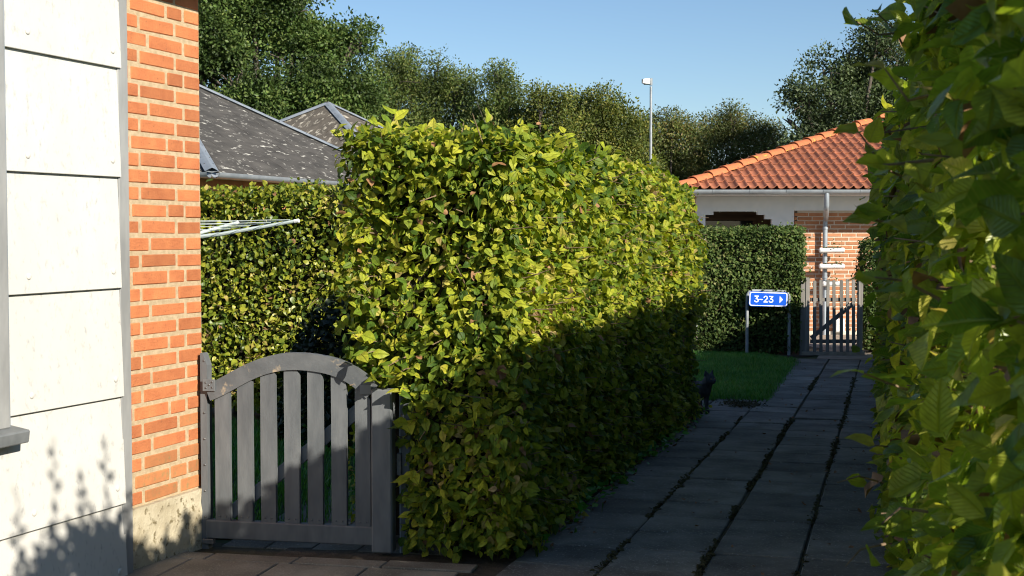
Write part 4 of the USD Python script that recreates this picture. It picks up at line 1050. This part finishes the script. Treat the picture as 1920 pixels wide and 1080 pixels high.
def tree(name, label, cat_, mat, Y, base_px, lobes, trunk_r, seed, leaf=.075, R=.34, nl=46, density=30, group=None, depth=.8, gap=(1.25, .33)):
    """lobes: (px, py, radius px) of the crown as seen; each becomes a mass of leaf clumps with its own depth"""
    r = np.random.default_rng(seed)
    bx = at(base_px, 430, Y)[0]
    t = thing(name, label, cat_, (bx, Y, gz(Y)), group)
    C = []
    for (px, py, rp) in lobes:
        rad = rp / F * Y; c = at(px, py, Y); c[1] += r.normal(0, .35) * rad * 1.2 + (rad * .3)
        C.append((c, rad))
    o = np.array([bx, Y, gz(Y)])
    zl = min(c[2] - rd for c, rd in C); ztop = max(c[2] for c, rd in C)
    fork = np.array([bx, Y, gz(Y) + .35 * (ztop - gz(Y))])
    trunk = [tube([o - [0, 0, .1], (o + fork) / 2 + r.normal(0, .05, 3), fork, fork + np.array([r.normal(0, .1), r.normal(0, .1), .2 * (ztop - gz(Y))])], [trunk_r * 1.3, trunk_r, trunk_r * .8, trunk_r * .4], 8)]
    for c, rd in C:
        s = o + (fork - o) * r.uniform(.6, 1.1); m = (s + c) / 2 + np.array([0, 0, -.1 * rd]) + r.normal(0, .12, 3)
        trunk.append(tube([s, m, c, c + (c - m) * .12 * min(1, rd)], [trunk_r * .45, trunk_r * .3, trunk_r * .16, trunk_r * .06], 5))
        for _ in range(5):
            e = c + r.normal(0, .5, 3) * rd; trunk.append(tube([c + (m - c) * r.random() * .5, (c + e) / 2 + r.normal(0, .05, 3), e], [trunk_r * .15, trunk_r * .1, trunk_r * .04], 4, False))
    obj('trunk', cat_mesh(trunk), M['bark'], t, smooth=True)
    pos = []
    for c, rd in C:
        n = int(density * rd * rd * 12.6 / (R / .3) ** 2) + 10
        d = r.normal(0, 1, (n, 3)); d /= np.linalg.norm(d, axis=1, keepdims=True)
        k = 1 - np.abs(r.normal(0, .22, n)); k *= .78 + .5 * meshkit.noise(d * 2.3 + c, seed)
        p = c + d * rd * np.array([1, depth, .95]) * k[:, None]
        keep = meshkit.fbm(p * gap[0], 2, seed + 5) > gap[1]
        pos.append(p[keep])
    pos = np.vstack(pos); pos = pos[pos[:, 2] > gz(Y) + .2]
    pi = UsdGeom.PointInstancer.Define(stage, numbered(str(t.GetPath()), 'crown'))
    protos = []
    for k in range(4):
        pp = f'{pi.GetPath()}/leaf_clump_{k:03d}' if k else f'{pi.GetPath()}/leaf_clump'
        clump_proto(pp, mat, seed * 10 + k, nl, R, leaf); protos.append(Sdf.Path(pp))
    pi.CreatePrototypesRel().SetTargets(protos)
    n = len(pos); q = r.normal(0, 1, (n, 4)); q /= np.linalg.norm(q, axis=1, keepdims=True); q[:, 1:3] *= .35; q /= np.linalg.norm(q, axis=1, keepdims=True)
    pi.CreatePositionsAttr(Vt.Vec3fArray.FromNumpy((pos - o).astype(np.float32)))
    pi.CreateProtoIndicesAttr(Vt.IntArray.FromNumpy(r.integers(0, 4, n).astype(np.int32)))
    pi.CreateOrientationsAttr(Vt.QuathArray([Gf.Quath(float(a), float(b), float(c), float(d)) for a, b, c, d in q]))
    sc_ = r.uniform(.65, 1.25, n)
    pi.CreateScalesAttr(Vt.Vec3fArray.FromNumpy(np.repeat(sc_[:, None], 3, 1).astype(np.float32)))
    pi.GetPrim().SetCustomDataByKey('kind', 'stuff')

tree('oak_tree', 'big dark green broadleaf tree rising behind the slate roofs', 'tree', M['oak'], 31, 490,
     [(430, 40, 95), (345, 80, 95), (520, 20, 80), (595, 50, 55), (545, 110, 85), (440, 160, 90), (500, 230, 95), (640, 90, 40), (672, 72, 26), (620, 165, 65), (670, 195, 60), (380, 260, 90), (580, 280, 95), (560, -30, 45), (470, -60, 75), (690, 290, 75), (450, 330, 100), (600, 370, 90), (330, -30, 90)], .26, 51, leaf=.085, density=34, R=.38, nl=60, gap=(1.05, .45))
tree('hawthorn_tree', 'brownish green hawthorn with wispy top right of the big dark tree', 'tree', M['haw'], 35, 800,
     [(720, 150, 50), (765, 135, 42), (815, 140, 42), (858, 158, 36), (760, 215, 75), (840, 225, 70), (720, 290, 80), (820, 310, 85), (700, 230, 50), (770, 390, 85), (870, 300, 50)], .16, 52, leaf=.062, density=34)
tree('hawthorn_tree', 'pointed olive hawthorn between the wispy hawthorn and the yellowish maple', 'tree', M['haw'], 34, 935,
     [(938, 146, 22), (935, 180, 40), (915, 225, 52), (958, 230, 44), (930, 300, 75), (930, 390, 85)], .13, 53, leaf=.06, density=36)
tree('field_maple', 'yellowish maple with two narrow tops above the middle of the long hedge', 'tree', M['maple'], 33, 1030,
     [(1012, 180, 20), (1050, 190, 20), (1030, 225, 42), (995, 250, 40), (1060, 260, 50), (1020, 310, 70), (1030, 390, 80)], .12, 54, leaf=.065, density=36)
tree('field_maple', 'round green maple left of the lamp post', 'tree', M['maple'], 34, 1125,
     [(1088, 200, 24), (1125, 200, 30), (1158, 220, 30), (1105, 245, 50), (1160, 262, 48), (1195, 250, 25), (1110, 310, 70), (1180, 320, 60), (1140, 390, 80)], .13, 55, leaf=.065, density=36)
tree('hawthorn_tree', 'low rust-tinged hawthorn just right of the lamp post', 'tree', M['haw_rust'], 36, 1260,
     [(1215, 245, 28), (1262, 232, 26), (1300, 240, 26), (1230, 285, 50), (1290, 285, 55), (1240, 340, 65), (1300, 350, 70), (1260, 400, 80)], .11, 56, leaf=.058, density=36)
tree('hawthorn_tree', 'low hawthorn with bare twigs on top above the orange roof', 'tree', M['haw_rust'], 37, 1370,
     [(1335, 245, 28), (1376, 216, 18), (1372, 245, 30), (1410, 250, 30), (1445, 255, 28), (1350, 295, 55), (1420, 300, 58), (1340, 360, 70), (1440, 360, 80)], .11, 57, leaf=.058, density=36)
tree('ash_tree', 'dark grey-green tree at the right behind the orange roof', 'tree', M['ash'], 33, 1590,
     [(1545, 135, 42), (1595, 105, 46), (1640, 75, 38), (1505, 185, 34), (1560, 195, 60), (1480, 225, 26), (1625, 165, 62), (1690, 110, 70), (1690, 200, 80), (1520, 260, 55), (1600, 270, 80), (1580, 360, 90), (1700, 320, 90)], .2, 58, leaf=.08, density=28, R=.36, gap=(1.2, .42))
# bare shoots on the skyline
def skyline_twigs():
    pass

# ------------------------------------------------------------------ small things on the ground
r = np.random.default_rng(90)
def litter(cnt, zone, label, name, mat, size, seed, single=True):
    rr_ = np.random.default_rng(seed); pts = zone(rr_, cnt); n = len(pts)
    p = np.column_stack([pts, [gz(y) + .006 for y in pts[:, 1]]])
    ang = rr_.uniform(0, 6.28, n); tip = np.column_stack([np.cos(ang), np.sin(ang), rr_.normal(0, .12, n)])
    V, f, uv = leaves(p, tip, np.array([0, 0, 1]) + rr_.normal(0, .25, (n, 3)), size * rr_.uniform(.5, 1.1, n), curl=-.4, seed=seed)
    v2, f2, uv2 = merge_leaves(V, f, uv)
    obj(name, (v2, f2), mat, smooth=True, uv=uv2, label=label, cat='leaves', kind='stuff')
def along_hedge(rr_, n):
    a = rr_.uniform(5.3, 10.6, n); l = -1.50 + rr_.normal(0, .07, n) + .0
    return np.column_stack([PR[0] * l + PD[0] * a, PR[1] * l + PD[1] * a])
litter(500, along_hedge, 'dry fallen leaves along the foot of the tall hedge', 'fallen_leaves', M['dead_leaf'], .045, 91)
litter(150, lambda rr_, n: np.column_stack([PR[:1] * (l := rr_.uniform(-1.4, 0, n)) + PD[0] * (a := rr_.uniform(5, 15, n)), PR[1] * l + PD[1] * a]), 'a few dry leaf scraps scattered on the slab path', 'leaf_scraps', M['dead_leaf'], .028, 92)
def weeds(zone, n, size, seed, label, name='weeds', mat=None):
    rr_ = np.random.default_rng(seed); pts = zone(rr_, n); p = np.column_stack([pts, [gz(y) + .004 for y in pts[:, 1]]]); p[:, 2] += rr_.random(n) * .05
    V, f, uv = leaves(p, np.column_stack([rr_.normal(0, 1, (n, 2)), rr_.uniform(0, .8, n)]), np.array([0, 0, 1]) + rr_.normal(0, .5, (n, 3)), size * rr_.uniform(.5, 1.2, n), seed=seed)
    v2, f2, uv2 = merge_leaves(V, f, uv); obj(name, (v2, f2), mat or M['grass'], smooth=True, uv=uv2, label=label, cat='weeds', kind='stuff')
weeds(along_hedge, 1800, .045, 93, 'low green weeds between the tall hedge and the path slabs')
def joints(rr_, n):
    l = rr_.choice([-1.065, -.695, -.695, -.325], n) + rr_.normal(0, .008, n); a = rr_.uniform(4.5, 14, n)
    k = meshkit.noise(np.column_stack([l * 30, a * 2.2, np.zeros(n)]), 4) > .42
    return np.column_stack([PR[0] * l + PD[0] * a, PR[1] * l + PD[1] * a])[k]
rr_ = np.random.default_rng(94); pts = joints(rr_, 7500); n = len(pts)
p = np.column_stack([pts, [gz(y) - .010 + .012 * q for y, q in zip(pts[:, 1], rr_.random(len(pts)))]])
V, f, uv = leaves(p, np.column_stack([rr_.normal(0, 1, (n, 2)), rr_.uniform(0, .7, n)]), np.array([0, 0, 1]) + rr_.normal(0, .5, (n, 3)), .022 * rr_.uniform(.5, 1.3, n), seed=94)
v2, f2, uv2 = merge_leaves(V, f, uv); obj('joint_moss', (v2, f2), M['moss'], uv=uv2, label='brown moss growing in the long joints of the slab path', cat='moss', kind='stuff')
mc = on_ground(1390, 759)
pp = mc + np.column_stack([r.normal(0, .075, 500), r.normal(0, .12, 500), r.random(500) * .012 + .003])
V, f, uv = leaves(pp, np.column_stack([r.normal(0, 1, (500, 2)), r.uniform(0, .6, 500)]), np.array([0, 0, 1]) + r.normal(0, .4, (500, 3)), np.full(500, .022), seed=96)
v2, f2, uv2 = merge_leaves(V, f, uv); obj('moss_patch', (v2, f2), M['moss'], uv=uv2, label='round brown moss patch on the paving in front of the lawn', cat='moss', kind='stuff')
